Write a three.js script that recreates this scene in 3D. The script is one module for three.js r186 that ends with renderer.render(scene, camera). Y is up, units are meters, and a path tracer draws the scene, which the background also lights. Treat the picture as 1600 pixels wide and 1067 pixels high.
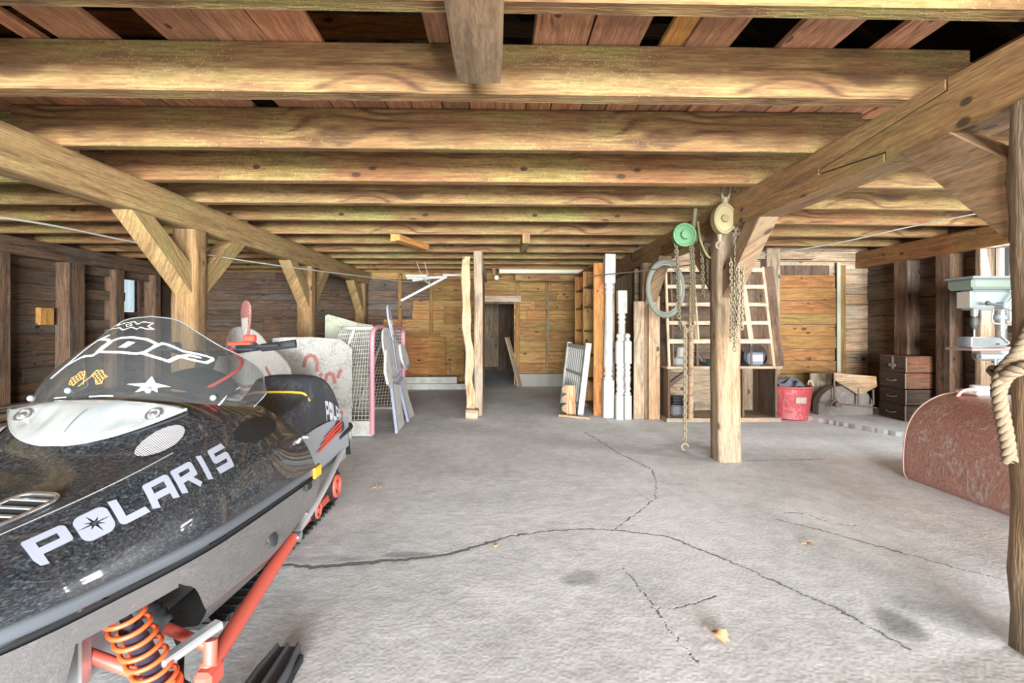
import * as THREE from 'three';
import { mergeGeometries } from 'three/addons/utils/BufferGeometryUtils.js';
import { RectAreaLightUniformsLib } from 'three/addons/lights/RectAreaLightUniformsLib.js';

// ---------------------------------------------------------------- camera, sky, light, exposure
const scene = new THREE.Scene();
const camera = new THREE.PerspectiveCamera(67.39, 1600 / 1067, 0.05, 200);   // 800 px focal length
camera.position.set(0, 1.22, 0);
camera.rotation.y = -0.025;
camera.setViewOffset(1600, 1067, 0, 23.5, 1600, 1067);                       // level camera, lens shifted down a little
scene.background = new THREE.Color().setRGB(2.6, 2.75, 2.9);                  // bright overcast sky
RectAreaLightUniformsLib.init();
const renderer = new THREE.WebGLRenderer({ antialias: true });
renderer.toneMapping = THREE.LinearToneMapping;
renderer.toneMappingExposure = 1.22;
renderer.shadowMap.enabled = true;

// daylight of the overcast sky entering by the openings of the barn: (x, height, depth) of the centre, size, facing
const openings = [];
function daylight(x, y, d, w, h, tx, ty, td, k) {
  const l = new THREE.RectAreaLight(new THREE.Color().setRGB(0.96, 0.99, 1.0), k, w, h);
  l.position.set(x, y, -d); l.lookAt(tx, ty, -td); scene.add(l); openings.push(l);
}
daylight(-0.33, 1.15, -9.92, 4.4, 2.2, -0.33, 0.3, 0, 150);       // the wide door behind the camera
daylight(3.85, 1.15, -9.92, 2.9, 2.2, 3.2, 0.3, 0, 150);        // the door of the right bay
daylight(5.44, 1.7, 5.15, 0.58, 0.8, 0, 0.6, 5.15, 20);        // right wall windows
daylight(5.44, 1.5, 2.75, 0.9, 1.1, 0, 0.6, 2.75, 36);
// the photographer's flash, bounced up at the joists in front of the camera
const flash = new THREE.SpotLight(new THREE.Color().setRGB(1, 0.97, 0.92), 13, 0, 1.15, 0.9, 2);
flash.position.set(0.3, 1.35, 0.25); flash.target.position.set(0.35, 2.6, -2.6); flash.castShadow = true; flash.shadow.radius = 4;
scene.add(flash, flash.target);

// ---------------------------------------------------------------- helpers
function rngOf(seed) { let a = seed >>> 0; return () => { a = (a + 0x6d2b79f5) | 0; let t = Math.imul(a ^ (a >>> 15), 1 | a); t = (t + Math.imul(t ^ (t >>> 7), 61 | t)) ^ t; return ((t ^ (t >>> 14)) >>> 0) / 4294967296; }; }
const rnd = rngOf(20240611);
const rr = (a, b) => a + (b - a) * rnd();
const pick = (list) => list[Math.floor(rnd() * list.length)];
const V = (x, y, d) => new THREE.Vector3(x, y, -d);                           // x across, y up, d = depth into the barn
const lerp = (a, b, t) => a + (b - a) * t;
const clamp = (x, a = 0, b = 1) => Math.min(b, Math.max(a, x));
const smooth = (a, b, x) => { const t = clamp((x - a) / (b - a)); return t * t * (3 - 2 * t); };
const used = {};
function numbered(name) { used[name] = (used[name] ?? -1) + 1; return used[name] ? name + '_' + String(used[name]).padStart(3, '0') : name; }
function mesh(name, geometry, material, parent) {
  const m = new THREE.Mesh(geometry, material); m.name = parent ? name : numbered(name); m.castShadow = m.receiveShadow = true; (parent ?? scene).add(m); return m;
}
function tag(o, label, category, group) { o.userData.label = label; o.userData.category = category; if (group) o.userData.group = group; return o; }
function thing(name, label, category, [x, y, d] = [0, 0, 0], turn = 0, group) {
  const o = new THREE.Group(); o.name = numbered(name); o.position.set(x, y, -d); o.rotation.y = turn; scene.add(o); return tag(o, label, category, group);
}
function structure(name, geometry, material) { const m = geometry ? mesh(name, geometry, material) : new THREE.Group(); if (!geometry) { m.name = numbered(name); scene.add(m); } m.userData.kind = 'structure'; return m; }
function copyOf(o, label) { const c = o.clone(); c.name = numbered(o.name.replace(/_\d{3}$/, '')); if (label) c.userData.label = label; scene.add(c); return c; }
const plain = (g) => { const n = g.index ? g.toNonIndexed() : g; for (const k of Object.keys(n.attributes)) if (!['position', 'normal', 'uv'].includes(k)) n.deleteAttribute(k); return n; };
const merge = (list) => mergeGeometries(list.map(plain), false);

// a box with chamfered edges; uv in metres, u along the longer side, with an offset of its own; jit makes it uneven
function box(w, h, l, { c = 0.004, jit = 0, at = null } = {}) {
  const H = [w / 2, h / 2, l / 2], full = [w, h, l]; c = Math.min(c, ...H.map((x) => x * 0.45));
  const P = {}, ou = rr(0, 2), ov = rr(0, 1);
  for (const sx of [-1, 1]) for (const sy of [-1, 1]) for (const sz of [-1, 1]) {
    const j = [rr(-jit, jit), rr(-jit, jit), rr(-jit, jit)], s = [sx, sy, sz];
    P[sx + ',' + sy + ',' + sz] = [0, 1, 2].map((k) => [0, 1, 2].map((i) => s[i] * (i === k ? H[i] : H[i] - c) + j[i]));
  }
  const pos = [], nor = [], uv = [], g = (a, b, d) => P[a + ',' + b + ',' + d];
  const tri = (a, b, d, axis) => {
    const A = new THREE.Vector3(...a), B = new THREE.Vector3(...b), C = new THREE.Vector3(...d), n = B.clone().sub(A).cross(C.clone().sub(A));
    const out = A.clone().add(B).add(C);
    let list = [a, b, d]; if (n.dot(out) < 0) { n.negate(); list = [a, d, b]; }
    n.normalize();
    const o = [0, 1, 2].filter((k) => k !== axis), [iu, iv] = full[o[0]] >= full[o[1]] ? o : [o[1], o[0]];
    for (const p of list) { pos.push(...p); nor.push(n.x, n.y, n.z); uv.push(p[iu] + ou, p[iv] + ov + axis * 0.31); }
  };
  const quad = (a, b, d, e, axis) => { tri(a, b, d, axis); tri(a, d, e, axis); };
  const S = [-1, 1];
  for (const s of S) {
    quad(g(s, -1, -1)[0], g(s, 1, -1)[0], g(s, 1, 1)[0], g(s, -1, 1)[0], 0);
    quad(g(-1, s, -1)[1], g(1, s, -1)[1], g(1, s, 1)[1], g(-1, s, 1)[1], 1);
    quad(g(-1, -1, s)[2], g(1, -1, s)[2], g(1, 1, s)[2], g(-1, 1, s)[2], 2);
    for (const t of S) {
      quad(g(s, t, -1)[0], g(s, t, 1)[0], g(s, t, 1)[1], g(s, t, -1)[1], 0);
      quad(g(s, -1, t)[0], g(s, 1, t)[0], g(s, 1, t)[2], g(s, -1, t)[2], 0);
      quad(g(-1, s, t)[1], g(1, s, t)[1], g(1, s, t)[2], g(-1, s, t)[2], 1);
      for (const r of S) tri(g(s, t, r)[0], g(s, t, r)[1], g(s, t, r)[2], 0);
    }
  }
  const b = new THREE.BufferGeometry();
  b.setAttribute('position', new THREE.Float32BufferAttribute(pos, 3)); b.setAttribute('normal', new THREE.Float32BufferAttribute(nor, 3)); b.setAttribute('uv', new THREE.Float32BufferAttribute(uv, 2));
  if (at) b.translate(at[0], at[1], -at[2]);
  return b;
}
// a box from (x0, y0, d0) to (x1, y1, d1), d = depth
const span = (x0, x1, y0, y1, d0, d1, o = {}) => box(x1 - x0, y1 - y0, d1 - d0, { ...o, at: [(x0 + x1) / 2, (y0 + y1) / 2, (d0 + d1) / 2] });
// place a geometry whose long axis is local z (or y) between two points
function along(geo, a, b, axis = 'z', roll = 0) {
  const dir = b.clone().sub(a).normalize(), q = new THREE.Quaternion().setFromUnitVectors(axis === 'z' ? new THREE.Vector3(0, 0, 1) : new THREE.Vector3(0, 1, 0), dir);
  if (roll) geo.applyMatrix4(axis === 'z' ? new THREE.Matrix4().makeRotationZ(roll) : new THREE.Matrix4().makeRotationY(roll));
  geo.applyQuaternion(q); const m = a.clone().add(b).multiplyScalar(0.5); geo.translate(m.x, m.y, m.z); return geo;
}
const bar = (a, b, w, h, o = {}) => {                                             // squared bar from a to b; h is measured upward
  const L = a.distanceTo(b), g = box(w, h, L, o), m = new THREE.Matrix4(), z = b.clone().sub(a).normalize(), up = Math.abs(z.y) > 0.999 ? new THREE.Vector3(0, 0, 1) : new THREE.Vector3(0, 1, 0);
  const x = up.clone().cross(z).normalize(), y = z.clone().cross(x); m.makeBasis(x, y, z); g.applyMatrix4(m); const c = a.clone().add(b).multiplyScalar(0.5); g.translate(c.x, c.y, c.z); return g;
};
const rod = (a, b, r0, r1 = r0, seg = 10) => along(new THREE.CylinderGeometry(r1, r0, a.distanceTo(b), seg, 1), a, b, 'y');
const tube = (pts, r, seg = 40, rad = 8, closed = false) => new THREE.TubeGeometry(new THREE.CatmullRomCurve3(pts, closed, 'centripetal'), seg, r, rad, closed);
function grid(fn, nu, nv) {                                                        // fn(u, v) -> Vector3
  const pos = [], uv = [], idx = [];
  for (let j = 0; j <= nv; j++) for (let i = 0; i <= nu; i++) { const p = fn(i / nu, j / nv); pos.push(p.x, p.y, p.z); uv.push(i / nu, j / nv); }
  for (let j = 0; j < nv; j++) for (let i = 0; i < nu; i++) { const a = j * (nu + 1) + i; idx.push(a, a + 1, a + nu + 2, a, a + nu + 2, a + nu + 1); }
  const g = new THREE.BufferGeometry();
  g.setAttribute('position', new THREE.Float32BufferAttribute(pos, 3)); g.setAttribute('uv', new THREE.Float32BufferAttribute(uv, 2)); g.setIndex(idx); g.computeVertexNormals(); return g;
}
const lathe = (pts, seg = 20) => new THREE.LatheGeometry(pts.map(([r, y]) => new THREE.Vector2(r, y)), seg);
function shapeOf(pts, curved = false) { const s = new THREE.Shape(); if (curved) { s.setFromPoints(new THREE.CatmullRomCurve3(pts.map(([x, y]) => new THREE.Vector3(x, y, 0)), true, 'centripetal').getPoints(pts.length * 5).map((p) => new THREE.Vector2(p.x, p.y))); } else s.setFromPoints(pts.map(([x, y]) => new THREE.Vector2(x, y))); return s; }
const extrude = (pts, depth, bevel = 0.003, curved = false) => { const g = new THREE.ExtrudeGeometry(shapeOf(pts, curved), { depth: depth - 2 * bevel, bevelEnabled: bevel > 0, bevelThickness: bevel, bevelSize: bevel, bevelSegments: 1, curveSegments: 8 }); g.translate(0, 0, -depth / 2 + bevel); return g; };
// table of stations -> smooth interpolation of every column over the first one
function table(rows) {
  return (x) => {
    let k = 0; while (k < rows.length - 2 && x > rows[k + 1][0]) k++;
    const a = rows[Math.max(0, k - 1)], b = rows[k], c = rows[k + 1], d = rows[Math.min(rows.length - 1, k + 2)], t = clamp((x - b[0]) / (c[0] - b[0])), w = c[0] - b[0];
    return b.map((_, i) => {
      const m0 = (c[i] - a[i]) / (c[0] - a[0] || 1) * w, m1 = (d[i] - b[i]) / (d[0] - b[0] || 1) * w, t2 = t * t, t3 = t2 * t;
      return (2 * t3 - 3 * t2 + 1) * b[i] + (t3 - 2 * t2 + t) * m0 + (-2 * t3 + 3 * t2) * c[i] + (t3 - t2) * m1;
    });
  };
}
// a hewn timber standing along y from 0 to len, with rounded uneven corners
function hewn(w, d, len, { amp = 0.006, seg = 9, round = 0.16, seed = 1, taper = 0 } = {}) {
  const R = rngOf(seed), ou = R() * 2, ov = R(), N = 20, off = [];
  for (let j = 0; j <= seg; j++) { const o = []; for (let i = 0; i < N; i++) o.push((R() - 0.5) * 2 * amp); off.push(o); }
  const bow = [(R() - 0.5) * amp * 3, (R() - 0.5) * amp * 3];
  const g = grid((u, v) => {
    const i = Math.round(u * N) % N, j = Math.round(v * seg), a = (i + 0.5) / N * Math.PI * 2, ca = Math.cos(a), sa = Math.sin(a), p = 2 / (round * 4);
    const rad = Math.pow(Math.pow(Math.abs(ca), p * 2) + Math.pow(Math.abs(sa), p * 2), -1 / (p * 2)), k = 1 - taper * v, e = off[j][i], b = Math.sin(v * Math.PI);
    return new THREE.Vector3((w / 2 + e) * k * ca * rad + bow[0] * b, v * len, (d / 2 + e) * k * sa * rad + bow[1] * b);
  }, N, seg);
  const uv = g.attributes.uv; for (let i = 0; i < uv.count; i++) uv.setXY(i, uv.getY(i) * len + ou, uv.getX(i) * 2 * (w + d) + ov);
  const caps = [0, len].map((y) => { const c = new THREE.CircleGeometry(Math.min(w, d) * 0.5, 12); c.rotateX(y ? -Math.PI / 2 : Math.PI / 2); c.translate(0, y, 0); return c; });
  return merge([g, ...caps]);
}

// ---------------------------------------------------------------- procedural textures
function noiseOf(seed, px, py) {
  const R = rngOf(seed), t = new Float32Array(px * py); for (let i = 0; i < t.length; i++) t[i] = R();
  return (x, y) => {
    const X = Math.floor(x), Y = Math.floor(y); let fx = x - X, fy = y - Y; fx = fx * fx * (3 - 2 * fx); fy = fy * fy * (3 - 2 * fy);
    const x0 = ((X % px) + px) % px, x1 = (x0 + 1) % px, y0 = ((Y % py) + py) % py * px, y1 = ((((Y % py) + py) % py) + 1) % py * px;
    const a = t[y0 + x0], b = t[y0 + x1], c = t[y1 + x0], d = t[y1 + x1];
    return a + (b - a) * fx + (c - a) * fy + (a - b - c + d) * fx * fy;
  };
}
const s2l = (c) => Math.pow(c / 255, 2.2), l2b = (c) => Math.round(255 * Math.pow(clamp(c), 1 / 2.2));
function dataTexture(px, w, h, srgb, rx, ry) {
  const t = new THREE.DataTexture(px, w, h, THREE.RGBAFormat); t.wrapS = t.wrapT = THREE.RepeatWrapping; t.magFilter = THREE.LinearFilter; t.minFilter = THREE.LinearMipmapLinearFilter; t.generateMipmaps = true;
  if (srgb) t.colorSpace = THREE.SRGBColorSpace; t.repeat.set(rx, ry); t.needsUpdate = true; return t;
}
// wood that covers 2 m along the grain by 1 m across it; tones as sRGB bytes
function wood(seed, { dark, light, stain, stain2 = stain, rings = 9, ringAmp = 0.5, fibre = 0.6, stainAmt = 0.5, knots = 7, flecks = 0, streaks = 0 }) {
  const W = 1024, H = 512, px = new Uint8Array(W * H * 4), bp = new Uint8Array(W * H * 4), R = rngOf(seed);
  const n1 = noiseOf(seed + 1, 6, 8), n2 = noiseOf(seed + 2, 16, 128), n3 = noiseOf(seed + 3, 64, 256), n4 = noiseOf(seed + 4, 5, 2), n5 = noiseOf(seed + 5, 12, 20), n6 = noiseOf(seed + 6, 4, 40);
  const K = []; for (let i = 0; i < knots; i++) K.push([R() * 2, R(), 0.008 + R() * 0.014]);
  for (let j = 0; j < H; j++) for (let i = 0; i < W; i++) {
    const x = i / W * 2, y = j / H; let k = 0, swirl = 0;
    for (const [kx, ky, kr] of K) { let dx = Math.abs(x - kx); dx = Math.min(dx, 2 - dx); let dy = Math.abs(y - ky); dy = Math.min(dy, 1 - dy); const q = Math.sqrt(dx * dx * 0.3 + dy * dy) / kr; if (q < 6) { swirl += Math.exp(-q * 0.55) * 1.1; k = Math.max(k, 1 - smooth(0.7, 1.25, q)); } }
    const warp = n1(x * 3, y * 8) * 0.9 + n5(x * 6, y * 20) * 0.25, ring = 0.5 + 0.5 * Math.sin(6.2832 * (Math.round(rings) * y + warp * 1.6 + swirl * 2));
    const f = n2(x * 8, y * 128), ff = n3(x * 32, y * 256), st = n4(x * 2.5, y * 2) * 0.65 + n5(x * 6, y * 20) * 0.35, ss = n6(x * 2, y * 40);
    const ra = ringAmp * (0.35 + 1.1 * smooth(0.35, 0.75, n4(x * 2.5 + 2, y * 2 + 1)));
    let v = 0.62 - ra * (Math.pow(ring, 3.5) - 0.2) + fibre * 0.8 * (f - 0.5) + 0.4 * (ff - 0.5) - streaks * smooth(0.62, 0.8, ss);
    v = clamp(v); const sA = smooth(0.45, 0.75, st) * stainAmt, sB = smooth(0.45, 0.75, 1 - st) * stainAmt * 0.8;
    for (let c = 0; c < 3; c++) {
      let col = lerp(dark[c], light[c], v); col = lerp(col, stain[c] * (0.7 + 0.5 * v), sA); col = lerp(col, stain2[c] * (0.7 + 0.5 * v), sB); col = lerp(col, dark[c] * 0.55, k * 0.8);
      px[(j * W + i) * 4 + c] = clamp(col, 0, 255);
    }
    px[(j * W + i) * 4 + 3] = 255;
    const b = clamp(0.35 * v + 0.4 * ff + 0.25 * f - k * 0.1) * 255; bp[(j * W + i) * 4] = bp[(j * W + i) * 4 + 1] = bp[(j * W + i) * 4 + 2] = b; bp[(j * W + i) * 4 + 3] = 255;
  }
  for (let q = 0; q < flecks; q++) {                                              // sawdust and chaff stuck to the wood
    const cx = R() * W, cy = R() * H; if (n4(cx / W * 5, cy / H * 2) < 0.35 + R() * 0.3) continue;
    const L = 1 + Math.floor(R() * 4), a = R() * 3.14, tone = 195 + R() * 50;
    for (let s = 0; s < L; s++) { const o = ((Math.floor(cy + Math.sin(a) * s) + H) % H * W + (Math.floor(cx + Math.cos(a) * s) + W) % W) * 4; px[o] = tone; px[o + 1] = tone * 0.95; px[o + 2] = tone * 0.78; bp[o] = bp[o + 1] = bp[o + 2] = 255; }
  }
  return { map: dataTexture(px, W, H, true, 0.5, 1), bumpMap: dataTexture(bp, W, H, false, 0.5, 1) };
}
const tint = (r, g, b) => new THREE.Color().setRGB(r, g, b);
function woodMats(tex, tints, { rough = 0.85, bump = 0.0025 } = {}) { return tints.map((c) => new THREE.MeshStandardMaterial({ ...tex, color: tint(...c), roughness: rough, bumpScale: bump, side: THREE.DoubleSide })); }
const flat = (r, g, b, rough = 0.6, metal = 0, extra = {}) => new THREE.MeshPhysicalMaterial({ color: tint(s2l(r), s2l(g), s2l(b)), roughness: rough, metalness: metal, side: THREE.DoubleSide, ...extra });
// paint or metal with grain, dirt spots and scratches: 1 m by 1 m
function worn(seed, base, spots, { grain = 0.12, amount = 0.35, scratches = 0, cell = 14, fine = 0.5 } = {}) {
  const W = 512, px = new Uint8Array(W * W * 4), R = rngOf(seed), a = noiseOf(seed + 1, cell, cell), b = noiseOf(seed + 2, cell * 5, cell * 5), c = noiseOf(seed + 3, 256, 256);
  for (let j = 0; j < W; j++) for (let i = 0; i < W; i++) {
    const x = i / W, y = j / W, s = smooth(0.52, 0.8, a(x * cell, y * cell) * (1 - fine) + b(x * cell * 5, y * cell * 5) * fine) * amount, g = 1 + grain * (c(x * 256, y * 256) - 0.5) * 2;
    for (let k = 0; k < 3; k++) px[(j * W + i) * 4 + k] = clamp(lerp(base[k], spots[k], s) * g, 0, 255);
    px[(j * W + i) * 4 + 3] = 255;
  }
  for (let q = 0; q < scratches; q++) { let x = R() * W, y = R() * W; const an = R() * 6.28, L = 10 + R() * 60; for (let s = 0; s < L; s++) { const o = ((Math.floor(y) + W) % W * W + (Math.floor(x) + W) % W) * 4; for (let k = 0; k < 3; k++) px[o + k] = lerp(px[o + k], spots[k], 0.6); x = (x + Math.cos(an + s * 0.01) + W) % W; y = (y + Math.sin(an + s * 0.01) + W) % W; } }
  return dataTexture(px, W, W, true, 1, 1);
}
function canvasTexture(w, h, draw) { const c = document.createElement('canvas'); c.width = w; c.height = h; const g = c.getContext('2d'); draw(g, w, h); const t = new THREE.CanvasTexture(c); t.colorSpace = THREE.SRGBColorSpace; return t; }
// ---------------------------------------------------------------- timber materials
const tJoist = wood(11, { dark: [104, 76, 46], light: [182, 154, 102], stain: [142, 130, 74], stain2: [128, 88, 58], flecks: 9000, rings: 10, ringAmp: 0.5, stainAmt: 0.8, knots: 5 });
const tBeam = wood(23, { dark: [118, 92, 56], light: [200, 170, 118], stain: [156, 148, 92], stain2: [165, 128, 88], flecks: 900, rings: 6, ringAmp: 0.22, stainAmt: 0.5, streaks: 0.25, knots: 5 });
const tPost = wood(31, { dark: [128, 104, 78], light: [196, 176, 148], stain: [158, 142, 122], stain2: [178, 140, 104], rings: 5, ringAmp: 0.25, stainAmt: 0.55, streaks: 0.3, knots: 5 });
const tDark = wood(47, { dark: [46, 37, 30], light: [118, 98, 80], stain: [84, 78, 72], stain2: [92, 68, 50], rings: 7, ringAmp: 0.2, stainAmt: 0.6, streaks: 0.3 });
const tGrey = wood(53, { dark: [104, 88, 70], light: [186, 166, 140], stain: [146, 138, 126], stain2: [170, 136, 106], rings: 6, ringAmp: 0.3, stainAmt: 0.6, streaks: 0.25 });
const tGold = wood(61, { dark: [116, 82, 42], light: [198, 156, 96], stain: [150, 124, 66], stain2: [158, 104, 60], rings: 7, ringAmp: 0.22, stainAmt: 0.55, streaks: 0.2, knots: 12 });
const tPlank = wood(71, { dark: [128, 84, 60], light: [206, 154, 118], stain: [172, 122, 96], stain2: [156, 114, 86], rings: 12, ringAmp: 0.28, stainAmt: 0.5, flecks: 500 });
const mJoist = woodMats(tJoist, [[0.72, 0.72, 0.7], [0.64, 0.67, 0.58], [0.74, 0.66, 0.6], [0.62, 0.6, 0.54]]);
const mBeam = woodMats(tBeam, [[0.74, 0.74, 0.7], [0.6, 0.52, 0.46]]);
const mPost = woodMats(tPost, [[0.68, 0.66, 0.64], [0.5, 0.42, 0.28], [0.58, 0.5, 0.42]], { bump: 0.002 });
const mDark = woodMats(tDark, [[1, 1, 1], [0.8, 0.78, 0.76], [1.15, 1.05, 0.95], [0.92, 0.84, 0.78]], { bump: 0.004 });
const mGrey = woodMats(tGrey, [[1, 1, 1], [0.82, 0.82, 0.82], [1, 0.88, 0.76], [0.72, 0.7, 0.68]]);
const mGold = woodMats(tGold, [[0.74, 0.76, 0.78], [0.64, 0.65, 0.64], [0.54, 0.53, 0.5], [0.74, 0.7, 0.66]]);
const mPlank = woodMats(tPlank, [[1, 1, 1], [0.8, 0.8, 0.8], [1.15, 1.05, 0.98]]);
const mFresh = woodMats(tGold, [[1.25, 1.1, 0.9]]);

// ---------------------------------------------------------------- floor
const XL = -6.1, XR = 5.5, BACK = 10.5, BACKR = 7.5, FRONT = -10;
const BL = -2.63, BR = 1.97;                                                   // inner faces of the two main beams
const cA = noiseOf(801, 64, 64), cB = noiseOf(802, 256, 256), cC = noiseOf(803, 1024, 1024), cD = noiseOf(804, 24, 24), cE = noiseOf(805, 512, 512);
function concrete(x, d) {                                                      // tone and height at a place of the floor
  const big = cD(x * 0.9 + 9, d * 0.9 + 9), mid = cA(x * 3 + 20, d * 3 + 20), fine = cB(x * 16 + 120, d * 16 + 120), ridges = cE(x * 20 + 200, d * 30 + 200), grit = cC(x * 90 + 500, d * 90 + 500);
  const rough = smooth(0.35, 0.7, cD(x * 0.7 + 3, d * 0.8 + 15) + (2.6 - d) * 0.05);
  return { tone: 0.95 + 0.1 * (big - 0.5) + 0.1 * (mid - 0.5) + 0.08 * (fine - 0.5) + 0.05 * rough * (ridges - 0.5) + 0.1 * (grit - 0.5), height: 0.5 + 0.5 * (mid - 0.5) + 0.35 * (fine - 0.5) + 0.35 * rough * (ridges - 0.5) + 0.4 * (grit - 0.5) };
}
// crack lines on the floor (x, depth)
const cracks = [
  [[-1.12, 2.66, 16], [-0.95, 2.63, 20], [-0.7, 2.67, 26], [-0.5, 2.7, 22], [-0.28, 2.75, 18], [-0.12, 2.86, 15], [0.05, 2.98, 12], [0.3, 3.06, 10], [0.55, 3.08, 9], [0.75, 3.04, 9], [0.98, 2.96, 8], [1.1, 2.78, 8], [1.25, 2.55, 9], [1.36, 2.35, 10], [1.45, 2.2, 12], [1.5, 2.05, 9], [1.55, 1.9, 6]],
  [[0.68, 3.06, 5], [0.86, 3.28, 5], [1.06, 3.55, 6], [1.02, 3.72, 4]],
  [[0.98, 5.9, 7], [1.08, 5.4, 7], [1.12, 5.05, 8], [1.2, 4.72, 8], [1.3, 4.35, 6], [1.22, 3.95, 5], [1.1, 3.6, 4]],
  [[2.25, 4.6, 8], [2.7, 4.62, 9], [3.1, 4.66, 8]],
  [[1.75, 3.2, 5], [1.95, 3.0, 6], [2.1, 2.8, 7], [2.3, 2.55, 6], [2.45, 2.4, 5]],
  [[1.85, 3.32, 3], [2.0, 3.3, 3], [2.05, 3.12, 3], [2.2, 3.08, 3]],
  [[0.62, 2.62, 2], [0.66, 2.3, 2], [0.68, 2.05, 2], [0.72, 1.85, 2]],
  [[0.7, 2.2, 3], [0.82, 2.22, 3], [0.98, 2.3, 3]],
];
const stains = [[0.42, 2.48, 0.13, 0.1, 0.78], [1.62, 2.06, 0.14, 0.2, 0.66], [1.9, 2.15, 0.2, 0.22, 0.8], [-0.9, 2.72, 0.35, 0.05, 0.86], [-0.5, 2.75, 0.2, 0.04, 0.8], [1.85, 5.1, 0.5, 0.3, 0.86]];
const crackR = rngOf(77);
function segPts(list) { const out = []; for (let i = 0; i < list.length - 1; i++) { const [x0, d0, w0] = list[i], [x1, d1, w1] = list[i + 1], n = Math.max(2, Math.ceil(Math.hypot(x1 - x0, d1 - d0) / 0.025)); for (let k = 0; k < n; k++) { const t = k / n; out.push([lerp(x0, x1, t) + (crackR() - 0.5) * 0.018, lerp(d0, d1, t) + (crackR() - 0.5) * 0.018, lerp(w0, w1, t)]); } } out.push(list[list.length - 1]); return out; }
const crackLines = cracks.map(segPts);
function floorTex(x0, x1, d0, d1, N, withCracks) {
  const px = new Uint8Array(N * N * 4), bp = new Uint8Array(N * N * 4), T = new Float32Array(N * N), Hh = new Float32Array(N * N);
  for (let j = 0; j < N; j++) for (let i = 0; i < N; i++) {
    const x = lerp(x0, x1, (i + 0.5) / N), d = lerp(d0, d1, (j + 0.5) / N), c = concrete(x, d); let t = c.tone;
    for (const [sx, sd, rx, rd, k] of stains) { const q = Math.hypot((x - sx) / rx, (d - sd) / rd) + (cB(x * 9 + 50, d * 9 + 50) - 0.5) * 0.9; if (q < 1) t *= lerp(k, 1, smooth(0.25, 1, q)); }
    T[j * N + i] = t; Hh[j * N + i] = c.height;
  }
  if (withCracks) {
    const sx = N / (x1 - x0), sd = N / (d1 - d0);
    for (const line of crackLines) for (let k = 0; k < line.length - 1; k++) {
      const [ax, ad, aw] = line[k], [bx, bd] = line[k + 1], w = aw * 0.001, m = Math.ceil((w * 3 + 0.01) * sx);
      const ix0 = Math.floor((Math.min(ax, bx) - x0) * sx) - m, ix1 = Math.ceil((Math.max(ax, bx) - x0) * sx) + m, id0 = Math.floor((Math.min(ad, bd) - d0) * sd) - m, id1 = Math.ceil((Math.max(ad, bd) - d0) * sd) + m;
      for (let j = Math.max(0, id0); j <= Math.min(N - 1, id1); j++) for (let i = Math.max(0, ix0); i <= Math.min(N - 1, ix1); i++) {
        const x = x0 + (i + 0.5) / sx, d = d0 + (j + 0.5) / sd, vx = bx - ax, vd = bd - ad, t = clamp(((x - ax) * vx + (d - ad) * vd) / (vx * vx + vd * vd + 1e-9)), q = Math.hypot(x - ax - vx * t, d - ad - vd * t) + (cC(x * 160 + 300, d * 160 + 300) - 0.5) * 0.01 + (cB(x * 22 + 30, d * 22 + 30) - 0.5) * 0.007;
        const core = 1 - smooth(w * 0.25, w * 1.0, q), lip = 1 - smooth(w, w * 3.2, q), o = j * N + i;
        T[o] = Math.min(T[o], lerp(T[o], 0.56, core)) ; Hh[o] = Math.min(Hh[o], lerp(Hh[o], -0.9, core)) ; if (core < 0.1) T[o] *= 1 - 0.02 * lip;
      }
    }
  }
  for (let o = 0; o < N * N; o++) {
    const t = clamp(T[o], 0.15, 1.05), g = Math.round(clamp(Hh[o] * 0.5 + 0.5) * 255);
    px[o * 4] = clamp(216 * t, 0, 255); px[o * 4 + 1] = clamp(219 * t, 0, 255); px[o * 4 + 2] = clamp(220 * t, 0, 255); px[o * 4 + 3] = 255; bp[o * 4] = bp[o * 4 + 1] = bp[o * 4 + 2] = g; bp[o * 4 + 3] = 255;
  }
  const map = dataTexture(px, N, N, true, 1, 1), bumpMap = dataTexture(bp, N, N, false, 1, 1);
  map.wrapS = map.wrapT = bumpMap.wrapS = bumpMap.wrapT = THREE.ClampToEdgeWrapping;
  return new THREE.MeshStandardMaterial({ map, bumpMap, bumpScale: 0.0028, roughness: 0.9 });
}
function slab(x0, x1, d0, d1, y, thick, m) {                                  // top face with uv over the whole piece, then the body below
  const g = grid((u, v) => V(lerp(x0, x1, u), y, lerp(d0, d1, v)), 1, 1); return mesh('slab', g, m, floor);
}
const floor = structure('floor', box(XR - XL, 0.2, BACK - FRONT + 4, { at: [(XL + XR) / 2, -0.103, (BACK + FRONT + 4) / 2] }), new THREE.MeshStandardMaterial({ color: tint(0.36, 0.35, 0.33), roughness: 0.9 }));
const fX0 = -3.0, fX1 = 3.0, fD0 = 0.8, fD1 = 6.8;
slab(fX0, fX1, fD0, fD1, 0, 0.1, floorTex(fX0, fX1, fD0, fD1, 2048, true));
slab(XL, fX0, fD0, BACK, 0, 0.1, floorTex(XL, fX0, fD0, BACK, 512));
slab(fX1, XR, fD0, BACKR, 0, 0.1, floorTex(fX1, XR, fD0, BACKR, 1024));
slab(fX0, fX1, fD1, BACK + 4, 0, 0.1, floorTex(fX0, fX1, fD1, BACK + 4, 1024));
slab(XL, XR, FRONT, fD0, 0, 0.1, floorTex(XL, XR, FRONT, fD0, 512));
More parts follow.
